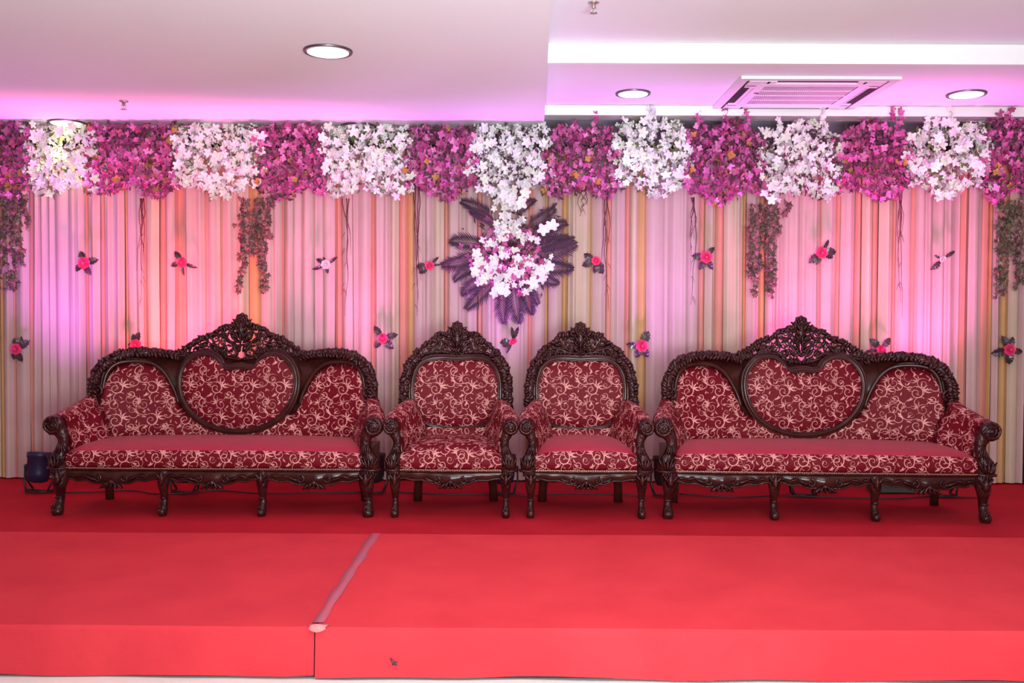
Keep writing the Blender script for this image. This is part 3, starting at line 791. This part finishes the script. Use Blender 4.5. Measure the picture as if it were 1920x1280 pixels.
def filler(name, parent, pts, r, size, m, n_pet=4):
    mb = MB()
    for p in pts:
        R = Euler(rrot(r, 1.1)).to_matrix(); L = size * r.uniform(.7, 1.3)
        for i in range(n_pet):
            a = 2 * PI * i / n_pet; c, s = math.cos(a), math.sin(a); w_ = L * .42
            q = [Vector((0, 0, 0)), Vector((L * .6 * c - w_ * s, -L * .3, L * .6 * s + w_ * c)), Vector((L * c, -L * .25, L * s)), Vector((L * .6 * c + w_ * s, -L * .3, L * .6 * s - w_ * c))]
            mb.add([p + R @ v for v in q], [(0, 1, 2, 3)])
    return tag(mb.build(name, m, parent, False), None, None, None, 'stuff')
def leaves(name, parent, pts, r, L, m):
    mb = MB()
    for p in pts:
        R = Euler(rrot(r, 1.2)).to_matrix(); k = L * r.uniform(.7, 1.3)
        q = [Vector((0, 0, 0)), Vector((k * .45, -.2 * k, k * .22)), Vector((k, -.05 * k, 0)), Vector((k * .45, -.2 * k, -k * .22)), Vector((k * .5, -.05 * k, 0))]
        mb.add([p + R @ v for v in q], [(0, 4, 1), (1, 4, 2), (0, 3, 4), (3, 2, 4)])
    return tag(mb.build(name, m, parent, False), None, None, None, 'stuff')

clusters = [  # x0 x1 ytop ybottom kind label
 (-40, 62, 236, 385, 'm', 'magenta blossom bunch at the left end of the garland above dark ivy'),
 (45, 180, 238, 372, 'w', 'leftmost white blossom bunch of the garland, under the yellow-lit ceiling lamp'),
 (165, 335, 236, 376, 'm', 'magenta blossom bunch between the first and second white bunches from the left'),
 (325, 490, 238, 375, 'w', 'white blossom bunch left of the hanging ivy over the left settee'),
 (475, 612, 238, 378, 'm', 'magenta blossom bunch just right of the ivy over the left settee'),
 (605, 775, 240, 376, 'w', 'white blossom bunch halfway between left ivy and central palm bouquet'),
 (762, 895, 242, 380, 'm', 'magenta blossom bunch left above the central palm bouquet'),
 (880, 1028, 242, 372, 'w', 'white blossom bunch directly above the central palm bouquet'),
 (1022, 1158, 228, 378, 'm', 'magenta blossom bunch right above the palm bouquet where the ceiling steps up'),
 (1150, 1292, 214, 372, 'w', 'creamy white blossom bunch between palm bouquet and air conditioner'),
 (1284, 1434, 222, 386, 'm', 'magenta blossom bunch under the left side of the air conditioner'),
 (1422, 1575, 222, 382, 'w', 'white blossom bunch under the air conditioner above the right ivy'),
 (1560, 1712, 222, 378, 'm', 'dark magenta blossom bunch right of the air conditioner'),
 (1700, 1856, 216, 375, 'w', 'rightmost white blossom bunch of the garland, under right ceiling lamp'),
 (1842, 1960, 205, 382, 'm', 'magenta blossom bunch at the right end of the garland')]
sprigs = [(1115, 212), (1078, 226), (1218, 196), (1290, 192), (1312, 208), (1360, 198), (1400, 204), (1545, 212), (1675, 196), (1690, 206), (1780, 200), (1895, 196), (1225, 206), (1460, 224), (1500, 226), (1740, 222)]
for ci, (x0, x1, yt, yb, kd, lab) in enumerate(clusters):
    r = random.Random(100 + ci); D0 = 7.08
    base = at((x0 + x1) / 2, yt, 7.2); t = thing('blossom_bunch', lab, 'flower bunch', base, 0, 'white blossom bunches' if kd == 'w' else 'magenta blossom bunches')
    zmax = (ZC if x1 < 1040 else 9) - .018
    def rp(lobe=True, d0=6.98, d1=7.17):
        while True:
            u = r.random(); v = r.random()
            px = x0 + (x1 - x0) * u + r.gauss(0, 3.5)
            lo = yb - (22 * (0.5 + .5 * math.sin(u * 9 + ci * 2)) + 14 * abs(2 * u - 1) ** 2) * (1 if lobe else 1.4)
            hi = (yt - 6 if x1 < 1040 else yt) + (0 if x1 < 1040 else 16 * (0.5 + .5 * math.sin(u * 11 + ci)) + 26 * abs(2 * u - 1) ** 2.5)
            py = hi + (lo - hi) * v
            D = r.uniform(d0, d1) - .06 * math.sin(PI * min(1, v))
            p = at(px, py, D)
            if x1 < 1040 and p.z > zmax: p.z = zmax - .06 * r.random() ** 2
            if p.z < zmax + .001: return p, px, py
    n = 190 if kd == 'w' else 280
    n = int(n * (x1 - x0) / 150)
    for i in range(n):
        p, px, py = rp()
        if kd == 'w':
            low = py > 350
            me = r.choice(W_MESH)
            inst(me, 'blossom', t, p - base, rrot(r), r.uniform(.62, 1.0))
        else:
            me = r.choice(M_MESH) if r.random() > .03 + (.07 if 290 < py < 360 else 0) else O_MESH[0]
            inst(me, 'blossom', t, p - base, rrot(r, 1.0), r.uniform(.8, 1.3))
    if x1 > 1040:
        k = 0
        for (sx, sy) in sprigs:
            if x0 + 8 <= sx < x1 - 5:
                for j in range(9):
                    yy = sy + j * 4.2; p = at(sx + r.uniform(-5, 5) * (.4 + j * .2), yy, 7.0 + r.uniform(-.03, .03))
                    if p.z > ZB - .02 and p.y > 5.8: p.z = ZB - .02
                    inst(r.choice(W_MESH if kd == 'w' else M_MESH), 'blossom', t, p - base, rrot(r), .6 if kd == 'w' else .85)
    fp = [rp(True, 7.05, 7.2)[0] - base for _ in range(int((500 if kd == 'm' else 260) * (x1 - x0) / 150))]
    filler('small_blossoms', t, fp, r, .021 if kd == 'm' else .026, M['petal_m2'] if kd == 'm' else M['petal_w2'])
    lp = [rp(True, 7.0, 7.2)[0] - base for _ in range(int((300 if kd == 'm' else 260) * (x1 - x0) / 150))]
    leaves('foliage', t, lp, r, .05, M['foliage'] if kd == 'm' else (M['foliage_g'] if ci in (1, 3, 5, 9, 13) else M['foliage']))

# ---- central bouquet
base = at(958, 470, 7.2)
bq = thing('palm_bouquet', 'large central bouquet of white blossoms ringed by dark purple palm fronds', 'bouquet', base)
r = random.Random(7)
def frond_mesh(L, seed, wid=.085, n=15):
    r = random.Random(seed); mb = MB(); bend = r.uniform(-.12, .12)
    sp = [(L * t, -.02 * math.sin(PI * t) + .03 * t * t, bend * L * t * t) for t in [i / 10 for i in range(11)]]
    mb.tube(sp, [.0045 - .0035 * i / 10 for i in range(11)], 5)
    for i in range(n):
        t = .12 + .86 * i / (n - 1); b = Vector((L * t, -.02 * math.sin(PI * t) + .03 * t * t, bend * L * t * t))
        ll = wid * (math.sin(PI * (.18 + .78 * t)) ** .7) * r.uniform(.85, 1.1)
        for s in (-1, 1):
            an = .82 - .35 * t; d = Vector((math.cos(an), r.uniform(-.15, .1), s * math.sin(an))) * ll; w_ = Vector((-math.sin(an) * .0062, 0, s * math.cos(an) * .0062)) * 1.0
            m_ = b + d * .5 + Vector((0, -.008, 0))
            mb.add([b, m_ - w_, b + d + Vector((0, .006, 0)), m_ + w_, m_ + Vector((0, -.003, 0))], [(0, 1, 4), (1, 2, 4), (2, 3, 4), (3, 0, 4)])
    return mb.mesh('palm_frond', M['palm'], False)
FR = [frond_mesh(.27, i, .105) for i in range(3)] 
fl = [(915, 462, 846, 446), (905, 480, 832, 502), (905, 490, 850, 518), (915, 515, 864, 548), (925, 525, 880, 580), (945, 535, 938, 602), (965, 530, 968, 604), (980, 525, 1012, 566),
      (925, 410, 872, 372), (930, 420, 885, 392), (995, 470, 1062, 440), (1000, 480, 1080, 466), (1000, 495, 1072, 508), (990, 445, 1058, 412), (985, 430, 1042, 396), (990, 510, 1045, 535), (970, 400, 1000, 372), (1000, 462, 1074, 455), (985, 520, 992, 588)]
for i, (ax, ay, bx, by) in enumerate(fl):
    a = at(ax, ay, 7.14 - .012 * (i % 4)); b = at(bx, by, 7.10 - .012 * (i % 3)); d = b - a
    o = inst(FR[i % 3], 'palm_frond', bq, a - base, (0, -math.atan2(d.z, d.x), 0), d.length / .27)
def bl(px, py, D, me, sc): inst(me, 'blossom', bq, at(px, py, D) - base, rrot(r, .6), sc)
for i in range(175):   # rounded heap of blossom
    a = r.uniform(0, 2 * PI); q = math.sqrt(r.random()); px = 958 + 76 * q * math.cos(a); py = 492 + 62 * q * math.sin(a)
    pink = r.random() < .5
    bl(px, py, 7.08 - .16 * math.sqrt(1 - q * q) - r.uniform(0, .03), r.choice(M_MESH) if pink else r.choice(W_MESH), r.uniform(.8, 1.15) if pink else r.uniform(.5, .85))
for i in range(46):    # spray climbing to the garland
    t_ = r.random(); px = 955 + (34 - 12 * t_) * r.uniform(-1, 1); py = 350 + 95 * t_
    bl(px, py, r.uniform(6.97, 7.06), r.choice(W_MESH), r.uniform(.55, .95))
for (px, py) in [(893, 476), (898, 492), (890, 508), (906, 524), (918, 515), (926, 500), (952, 520), (962, 515), (936, 538), (948, 546), (928, 550), (970, 486), (992, 492), (1012, 508), (1000, 530), (1018, 522), (1030, 500), (1036, 424), (1018, 430), (960, 376), (978, 380), (985, 362), (965, 364), (946, 366)]:
    bl(px, py, 6.93, r.choice(WB_MESH), r.uniform(.75, 1.0))
fp = [Vector((r.gauss(0, .13), r.uniform(-.14, -.02), r.gauss(-.06, .11))) for _ in range(240)]
filler('small_blossoms', bq, fp, r, .022, M['petal_m2'])
leaves('foliage', bq, [Vector((r.gauss(0, .14), r.uniform(-.12, -.01), r.gauss(.0, .16))) for _ in range(260)], r, .055, M['foliage'])

# ---- hanging ivy
def ivy_mesh(seed, m):
    r = random.Random(seed); mb = MB(); R = .026
    pr = [(0, 1.15), (35, .6), (65, 1.0), (105, .62), (140, .95), (180, .35), (220, .95), (255, .62), (295, 1.0), (325, .6)]
    vs = [(0, -.006, 0)] + [(R * k * math.sin(math.radians(a)) * r.uniform(.85, 1.1), .004 * r.random(), -R * k * math.cos(math.radians(a))) for a, k in pr]
    mb.add(vs, [(0, i + 1, (i + 1) % 10 + 1) for i in range(10)]); return mb.mesh('ivy_leaf', m, False)
IV = [ivy_mesh(i, M['ivy']) for i in range(4)]; IG = [ivy_mesh(i + 7, M['ivy_g']) for i in range(4)]
def ivy(label, strands, meshes, n_leaf, seed, drape=None):
    r = random.Random(seed); x0 = min(s[0] for s in strands); y0 = min(s[1] for s in strands)
    base = at(x0, y0, 7.12); t = thing('hanging_ivy', label, 'ivy', base, 0, 'hanging ivy vines')
    tot = sum(s[2] - s[1] for s in strands)
    for (px, ya, yb, amp) in strands:
        ph = r.uniform(0, 6); pts = []; N = 16; D = r.uniform(7.04, 7.14)
        for i in range(N + 1):
            u = i / N; pts.append(at(px + amp * math.sin(ph + u * 4), ya + (yb - ya) * u, D) - base)
        MB().tube(pts, .0022, 4).build('vine_stem', M['stem'], t)
        k = max(3, int(n_leaf * (yb - ya) / tot))
        for j in range(k):
            u = (j + r.random() * .8) / k; i = min(N - 1, int(u * N)); p = pts[i].lerp(pts[i + 1], u * N - i)
            inst(r.choice(meshes), 'ivy_leaf', t, p + Vector((r.uniform(-.02, .02), r.uniform(-.03, 0), 0)), (r.uniform(-.5, .5), r.uniform(-.7, .7), r.uniform(-.7, .7)), r.uniform(.75, 1.3))
    return t
ivy('dense dark ivy hanging at the left edge of the curtain', [(-14, 372, 520, 4), (-4, 372, 545, 3), (8, 370, 512, 4), (16, 370, 545, 4), (26, 370, 545, 4), (34, 370, 480, 4), (42, 370, 500, 4), (50, 368, 430, 3)], IV + IG, 260, 1)
ivy('reddish brown ivy hanging above the left settee crest', [(453, 372, 548, 2), (460, 372, 500, 4), (468, 372, 470, 4), (476, 372, 480, 4), (484, 372, 500, 3), (492, 372, 550, 3), (500, 372, 546, 3), (508, 372, 450, 3)], IV, 210, 2)
ivy('reddish brown ivy hanging above the right settee crest', [(1406, 384, 520, 2), (1414, 384, 556, 2), (1426, 384, 510, 4), (1434, 384, 470, 4), (1442, 384, 545, 3), (1450, 384, 560, 3), (1458, 384, 440, 3), (1474, 380, 405, 3)], IV, 190, 3)
ivy('dull green ivy hanging at the right edge of the curtain', [(1870, 378, 560, 2), (1879, 378, 555, 3), (1886, 376, 470, 3), (1894, 376, 482, 3), (1902, 376, 480, 3), (1908, 376, 545, 3), (1916, 376, 530, 3), (1925, 376, 500, 3), (1934, 376, 520, 3)], IG + IV[:1], 250, 4)
t = thing('ivy_leaf', 'single stray ivy leaf on the curtain left of the left ivy', 'leaf', at(440, 422, 7.19))
inst(IV[0], 'leaf_blade', t, (0, 0, 0), (.1, .2, .1), .9)

# ---- dry root strands
def root(label, px, ya, yb, seed, n=4, amp=5):
    r = random.Random(seed); base = at(px, ya, 7.17); t = thing('twig_strand', label, 'twig', base, 0, 'dry twig strands on the curtain')
    for s in range(n):
        ye = yb if s == 0 else ya + (yb - ya) * r.uniform(.35, .9); pts = []; x = px + r.uniform(-amp, amp); N = 26; v = 0
        for i in range(N + 1):
            u = i / N; v += r.uniform(-1.1, 1.1); v *= .8; x += v * .9 + (px - x) * .10
            pts.append(at(x, ya + (ye - ya) * u, 7.15 + .012 * math.sin(i + s)) - base)
        MB().tube(pts, [.0042 * (1 - .75 * i / N) for i in range(N + 1)], 4).build('strand', M['root'], t)
    fb = MB()
    for k in range(7):
        i = r.uniform(.25, .95); a = at(px + r.uniform(-3, 3), ya + (yb - ya) * i, 7.15) - base; q = r.choice((-1, 1))
        fb.tube([a, a + Vector((q * .012, -.004, -.02)), a + Vector((q * .022, -.002, -.05))], [.002, .0015, .0008], 4)
    fb.build('twiglets', M['root'], t)
root('dry twig strand between the first two roses of the left settee side', 266, 372, 575, 1, 5)
root('thin pale twig strand right of the pale rose', 648, 372, 592, 2, 3, 7)
root('dark twig strand at the gold strip beside the left armchair', 781, 330, 592, 3, 4)
root('dry twig strand above the right armchair', 1139, 350, 582, 4, 4)
root('dry twig strand between right armchair and right settee', 1298, 370, 572, 5, 4)
root('long tangled twig strand above the right end of the right settee', 1688, 352, 594, 6, 5)
root('short rust twig wisps hanging below the fifth magenta bunch', 1094, 350, 405, 7, 5, 8)

# ---- rose sprigs
def rose_mesh(m, seed):
    r = random.Random(seed); mb = MB()
    for ring, (R, n, tilt, sz) in enumerate(((.034, 7, .35, .024), (.026, 6, .8, .020), (.017, 5, 1.1, .017), (.008, 3, 1.35, .013))):
        for i in range(n):
            a = 2 * PI * i / n + ring * .5; c, s = math.cos(a), math.sin(a); u = Vector((c, 0, s)); v = Vector((-s, 0, c))
            f = Vector((0, -1, 0)); out = u * math.cos(tilt) + f * math.sin(tilt)
            b0 = u * R * .35 + f * .006 * ring; tip = u * R * .55 + out * sz + f * .006 * ring; w_ = sz * .8
            mid = (b0 + tip) / 2 + u * .004
            mb.add([b0, mid - v * w_, tip - v * w_ * .55, tip + u * .003, tip + v * w_ * .55, mid + v * w_, mid + u * .004],
                   [(0, 1, 6), (1, 2, 6), (2, 3, 6), (3, 4, 6), (4, 5, 6), (5, 0, 6)])
    mb.ell((0, -.024, 0), (.010, .008, .010), n=8, m=5)
    return mb.mesh('rose_bloom', m)
RS = rose_mesh(M['rose'], 1); RSP = rose_mesh(M['rose_p'], 2)
def rleaf_mesh(seed, wd):
    r = random.Random(seed); mb = MB(); L = .085; N = 9; vs = []; fs = []
    for i in range(N + 1):
        u = i / N; w_ = wd * (math.sin(PI * min(1, u * .95 + .04)) ** .8) * (1.18 if i % 2 else .86); y = -.012 * math.sin(PI * u) + .01 * u * u
        vs += [(L * u, y - .004, -w_), (L * u, y + .002, 0), (L * u, y - .004, w_)]
        if i: b = 3 * i; fs += [(b - 3, b, b + 1, b - 2), (b - 2, b + 1, b + 2, b - 1)]
    return mb.add(vs, fs).mesh('leaf', M['rleaf'], False)
RL = [rleaf_mesh(1, .021), rleaf_mesh(2, .027), rleaf_mesh(3, .012)]
def rose(px, py, label, lv, sc=1.0, pale=False, squash=1.0):
    base = at(px, py, 7.17); t = thing('rose_sprig', label, 'rose', base, 0, 'rose sprigs pinned to the curtain')
    o = inst(RSP if pale else RS, 'rose_bloom', t, (0, -.02, 0), (0, px * .7, 0), sc * 1.1); o.scale.x *= squash
    MB().tube([(0, .03, 0), (0, -.02, 0)], .003, 5).build('stalk', M['root'], t)
    for (ang, L, k) in lv:
        a = math.radians(ang); inst(RL[k], 'leaf', t, (math.cos(a) * .018, -.006, math.sin(a) * .018), (random.Random(int(px + ang)).uniform(-.25, .25), -a, 0), L)
    return t
rose(160, 493, 'rose with four dark leaves at the far left of the upper row', [(110, .9, 1), (15, 1.0, 1), (-65, .95, 1), (-140, .9, 1)])
rose(343, 492, 'rose with thin leaves right of the first hanging twig strand', [(125, 1.0, 0), (-20, 1.15, 2), (-85, .95, 2), (195, .9, 0)], .85)
rose(612, 496, 'pale pink rose with one long leaf left of the thin twig strand', [(200, 1.1, 2), (35, 1.0, 2), (110, .5, 0), (-80, .6, 0), (150, .8, 0)], .75, True)
rose(806, 498, 'rose with leaves swept left beside the dark twig strand', [(185, 1.0, 1), (215, .95, 1), (45, .9, 2), (5, .75, 2)], .75)
rose(1117, 489, 'rose with dark leaves right of the palm bouquet', [(150, 1.0, 1), (200, 1.05, 1), (-60, 1.1, 1), (-95, .9, 0), (-35, .7, 0)], .75)
rose(1323, 482, 'bright rose with leaves beside the fifth twig strand', [(50, .95, 0), (175, 1.0, 1), (-115, 1.0, 1), (-60, 1.05, 0)], 1.0)
rose(1539, 474, 'rose with leaves fanned right, between right ivy and long twig strand', [(60, 1.15, 2), (5, 1.15, 1), (-20, .95, 1), (-140, 1.15, 1), (-110, .9, 0)], .95)
rose(1765, 486, 'small pale rose seen side-on with two pointed leaves', [(32, 1.2, 2), (-135, 1.1, 0), (150, .5, 0)], .6, True, .7)
rose(33, 654, 'rose under dark leaves at the lower left edge of the curtain', [(70, .95, 1), (35, 1.1, 1), (-70, 1.0, 1), (-110, .8, 1), (105, .8, 0)], .9)
rose(257, 646, 'rose with an upright leaf just over the left shoulder of left settee', [(80, .95, 1), (110, .8, 1), (180, .6, 0), (-60, .6, 0)], .9)
rose(718, 634, 'rose with horn-like leaves between left settee and left armchair', [(125, 1.1, 0), (15, 1.15, 0), (-45, 1.1, 1), (-130, .9, 1)], .85)
rose(962, 640, 'narrow rose seen side-on between the two armchairs', [(95, 1.1, 2), (70, 1.2, 2), (185, .95, 1), (-120, 1.0, 2), (205, .8, 1)], .75, False, .6)
rose(1203, 648, 'bright pink rose with leaves between right armchair and right settee', [(65, 1.2, 1), (175, 1.15, 0), (-115, .95, 1), (-60, .95, 1)], 1.0)
rose(1650, 655, 'rose with pointed leaves over the right shoulder of right settee', [(135, 1.1, 1), (50, 1.15, 0), (190, 1.2, 2), (-95, .7, 0)], .85, False, .8)
rose(1890, 655, 'rose ringed by four leaves at the right edge of the curtain', [(115, 1.1, 1), (70, 1.0, 0), (195, 1.3, 1), (-85, 1.1, 1), (-10, 1.1, 0)], .95)

# ------------------------------------------------------------------ ceiling fittings
def downlight(px, py, z, dia, label, lit, on=True, power=30, col=(1, .95, .93)):
    v = (590 - py); D = (z - 1.26) * 1800 / v
    p = at(px, py, D); p.z = z
    t = thing('ceiling_light', label, 'ceiling light', p, 0, 'round recessed ceiling lights')
    n = 32; R = dia / 2
    rr = MB().lathe([(R * .86, -.003), (R * .90, -.010), (R * .98, -.012), (R, -.005), (R, 0)], (0, 0, 0), n)
    rr.build('rim', M['silver'], t)
    MB().lathe([(R * .84, -.0125), (R * .80, -.0145), (.001, -.0150)], (0, 0, 0), n).build('diffuser', lit, t)
    if on:
        l = spot('lamp_light', (0, 0, -.03), (0, 0, -1), power, col, 130, .9, .08); l.parent = t
    return t
downlight(615, 100, ZC, .26, 'round lit ceiling light in the left ceiling', M['lamp_on'], True, 28)
downlight(1187, 176, ZB, .24, 'round lit ceiling light left of the air conditioner', M['lamp_on'], True, 14)
downlight(1812, 175, ZB, .26, 'round ceiling light right of the air conditioner', M['lamp_on'], True, 12)
downlight(125, 234.5, ZC, .26, 'yellowish ceiling light above the leftmost white bunch', M['lamp_y'], True, 70, (.95, 1, .42))
downlight(672, 238.5, ZC, .26, 'dim ceiling light above the white bunch left of centre', M['white'], False)
def sprinkler(px, py, z, label):
    D = (z - 1.26 - .03) * 1800 / (590 - py); p = at(px, py, D); p.z = z
    t = thing('sprinkler', label, 'sprinkler', p, 0, 'fire sprinklers')
    MB().lathe([(.030, -.002), (.028, -.006), (.012, -.010), (.009, -.030), (.005, -.034)], (0, 0, 0), 16).build('collar', M['brass'], t)
    y = MB()
    for s in (-1, 1): y.tube([(s * .008, 0, -.024), (s * .017, 0, -.038), (s * .003, 0, -.054)], .0022, 6)
    y.tube([(0, 0, -.03), (0, 0, -.052)], .0025, 6); y.build('yoke', M['brass'], t)
    dd = MB().lathe([(.001, -.054), (.020, -.055), (.020, -.058), (.001, -.058)], (0, 0, 0), 16); dd.build('deflector', M['brass'], t)
sprinkler(232, 203, ZC, 'small sprinkler on the left ceiling above the garland')
sprinkler(1113, 20, ZA, 'small sprinkler on the raised right ceiling')

# air conditioner
a0 = at(1390, 143, 6.12); a1 = at(1692, 143, 6.12)
acw = a1.x - a0.x; acx = (a0.x + a1.x) / 2; acy = 6.12 + .475
ac = thing('air_conditioner', 'square white ceiling air conditioner with a central grille', 'air conditioner', (acx, acy, ZB))
h = .475; hx = acw / 2
mb = MB(); 
def ringbox(mb, x0, x1, y0, y1, i0x, i1x, i0y, i1y, z0, z1):
    o = [(x0, y0), (x1, y0), (x1, y1), (x0, y1)]; i = [(i0x, i0y), (i1x, i0y), (i1x, i1y), (i0x, i1y)]
    vs = [(a, b, z0) for a, b in o] + [(a, b, z0) for a, b in i] + [(a, b, z1) for a, b in o] + [(a, b, z1) for a, b in i]
    fs = []
    for k in range(4):
        j = (k + 1) % 4; fs += [(k, j, 4 + j, 4 + k), (8 + k, 12 + k, 12 + j, 8 + j), (k, 8 + k, 8 + j, j), (4 + k, 4 + j, 12 + j, 12 + k)]
    mb.add(vs, fs)
g = .285
# panel: tray with four slots, built from bars
cut_o, cut_i = .425, .345
ringbox(mb, -hx, hx, -h, h, -cut_o * hx / h, cut_o * hx / h, -cut_o, cut_o, -.022, -.001)
ringbox(mb, -cut_i * hx / h, cut_i * hx / h, -cut_i, cut_i, -g * hx / h, g * hx / h, -g, g, -.024, -.001)
kx = hx / h
for sx in (-1, 1):
    for sy in (-1, 1):
        mb.box((sx * .345 * kx, sy * .345, -.012), (.13 * kx, .13, .022))
        mb.box((sx * .27 * kx, sy * .375, -.012), (.06, .062, .022)); mb.box((sx * .375 * kx, sy * .27, -.012), (.062 * kx, .06, .022))
mb.build('fascia', M['ac'], ac, False, bevel=.002)
MB().box((0, 0, -.0155), (2 * cut_o * kx, 2 * cut_o, .003)).build('inner_tray', M['slot'], ac, False)
for s in (-1, 1):
    for hz in (0, 1):
        q = MB(); R = Matrix.Rotation(.5 * s, 3, 'X' if hz else 'Y')
        if hz: q.box((0, s * .358, -.020), (.50 * kx, .018, .004), R)
        else: q.box((s * .358 * kx, 0, -.020), (.018, .50, .004), Matrix.Rotation(-.5 * s, 3, 'Y'))
        q.build('louvre', M['ac'], ac, False)
gr = MB()
for i in range(44): x = (-g + .012 + i * (2 * g - .024) / 43) * kx; gr.box((x, 0, -.018), (.0062, 2 * g - .01, .003))
tag(gr.build('grille_slats', M['ac'], ac, False), None, None, None, 'stuff')
for j in range(5): MB().box((0, -g + .012 + j * (2 * g - .024) / 4, -.019), (2 * g * kx, .008, .004)).build('grille_bar', M['ac'], ac, False)
MB().box((-.30 * kx, -.1, -.026), (.03, .012, .004)).build('status_lamp', M['slot'], ac, False)

# ------------------------------------------------------------------ stage lights and cables behind the seats
names = ['at the far left behind the left settee arm', 'behind the left settee, left of its middle', 'behind the gap between left settee and left armchair',
         'behind the gap between the two armchairs', 'behind the gap between right armchair and right settee', 'behind the middle of the right settee', 'behind the right end of the right settee']
for i, (px, D, ax, ay, pw, col, cone) in enumerate(CANS):
    p = at(px, 700, D); p.z = .009
    aim = at(ax, ay, CD)
    t = thing('stage_light', 'black stage uplight on the floor ' + names[i], 'stage light', p, 0, 'stage uplights behind the seats')
    lean = .20
    R = Matrix.Rotation(-lean, 3, 'X')
    cc = Vector((0, 0, .175))
    MB().lathe([(.030, -.11), (.062, -.10), (.078, -.05), (.080, .06), (.086, .065), (.086, .10), (.078, .10), (.074, .085)], cc, 20, R).build('can', M['navy'] if i in (0, 3, 5, 6) else M['black'], t); can = t.children[-1]
    MB().lathe([(.074, .082), (.04, .088), (.001, .090)], cc, 20, R).build('lens', M['lens_v'] if col is VIO else M['lens_p'], can)
    yk = MB()
    for s in (-1, 1):
        yk.tube([(s * .098, 0, .18), (s * .098, -.01, .08), (s * .075, -.04, .012)], .007, 6)
        yk.tube([(s * .098, 0, .18), (s * .098, .02, .08), (s * .075, .06, .012)], .007, 6)
        yk.tube([(s * .075, -.04, .008), (s * .075, .06, .008)], .007, 6)
        yk.ell((s * .094, 0, .18), (.014, .016, .016), n=8, m=5)
    yk.tube([(-.075, -.04, .008), (.075, -.04, .008)], .007, 6)
    yk.build('bracket', M['black'], t)
    src = cc + R @ Vector((0, 0, .12))
    l = spot('beam_light', src, aim - p, pw, col, cone, 1.0, .13); l.parent = t
    l = spot('spill_light', src, (0, -.22, 2.4), 60, (.84, .26, 1.0), 105, 1.0, .12); l.parent = t
def cable(label, pts, seed):
    r = random.Random(seed); q = smoothline(pts, 6)
    o = MB().tube([(x, y, .0125) for x, y in q], .0055, 6).build('floor_cable', M['cable'], None)
    tag(o, label, 'cable', 'black cables on the carpet')
cable('black cable on the carpet behind the left settee', [(-3.45, 6.74), (-3.1, 6.62), (-2.7, 6.70), (-2.45, 6.58), (-2.1, 6.72), (-1.75, 6.62), (-1.3, 6.66), (-.98, 6.72)], 1)
cable('black cable on the carpet behind the two armchairs', [(-.85, 6.70), (-.5, 6.63), (-.2, 6.66), (0.1, 6.60), (.45, 6.68), (.9, 6.62)], 2)
cable('black cable on the carpet behind the right settee', [(1.15, 6.70), (1.5, 6.58), (1.85, 6.66), (2.2, 6.60), (2.6, 6.56), (2.85, 6.64), (3.2, 6.62)], 3)
mb = MB(); p = at(1672, 905, 6.86)
vs = []
bx = MB().box((p.x, 6.88, .055), (.30, .16, .09)); bx.box((p.x, 6.88, .104), (.28, .14, .010)); bx.box((p.x - .05, 6.795, .06), (.05, .008, .03))
tag(bx.build('power_box', mat('grey_box', (.06, .07, .06), .5), None, False, bevel=.006), 'low dark grey box on the floor behind the right settee', 'box')
p = at(1934, 880, 7.3)
sb = thing('speaker_cabinet', 'black cabinet edge standing beyond the right end of the curtain', 'speaker', (p.x + .02, 7.30, .009))
MB().box((0, 0, .30), (.24, .22, .60)).build('cabinet', M['black'], sb, False, bevel=.01)
MB().box((0, -.115, .30), (.20, .012, .54)).build('front_grille', M['slot'], sb, False)
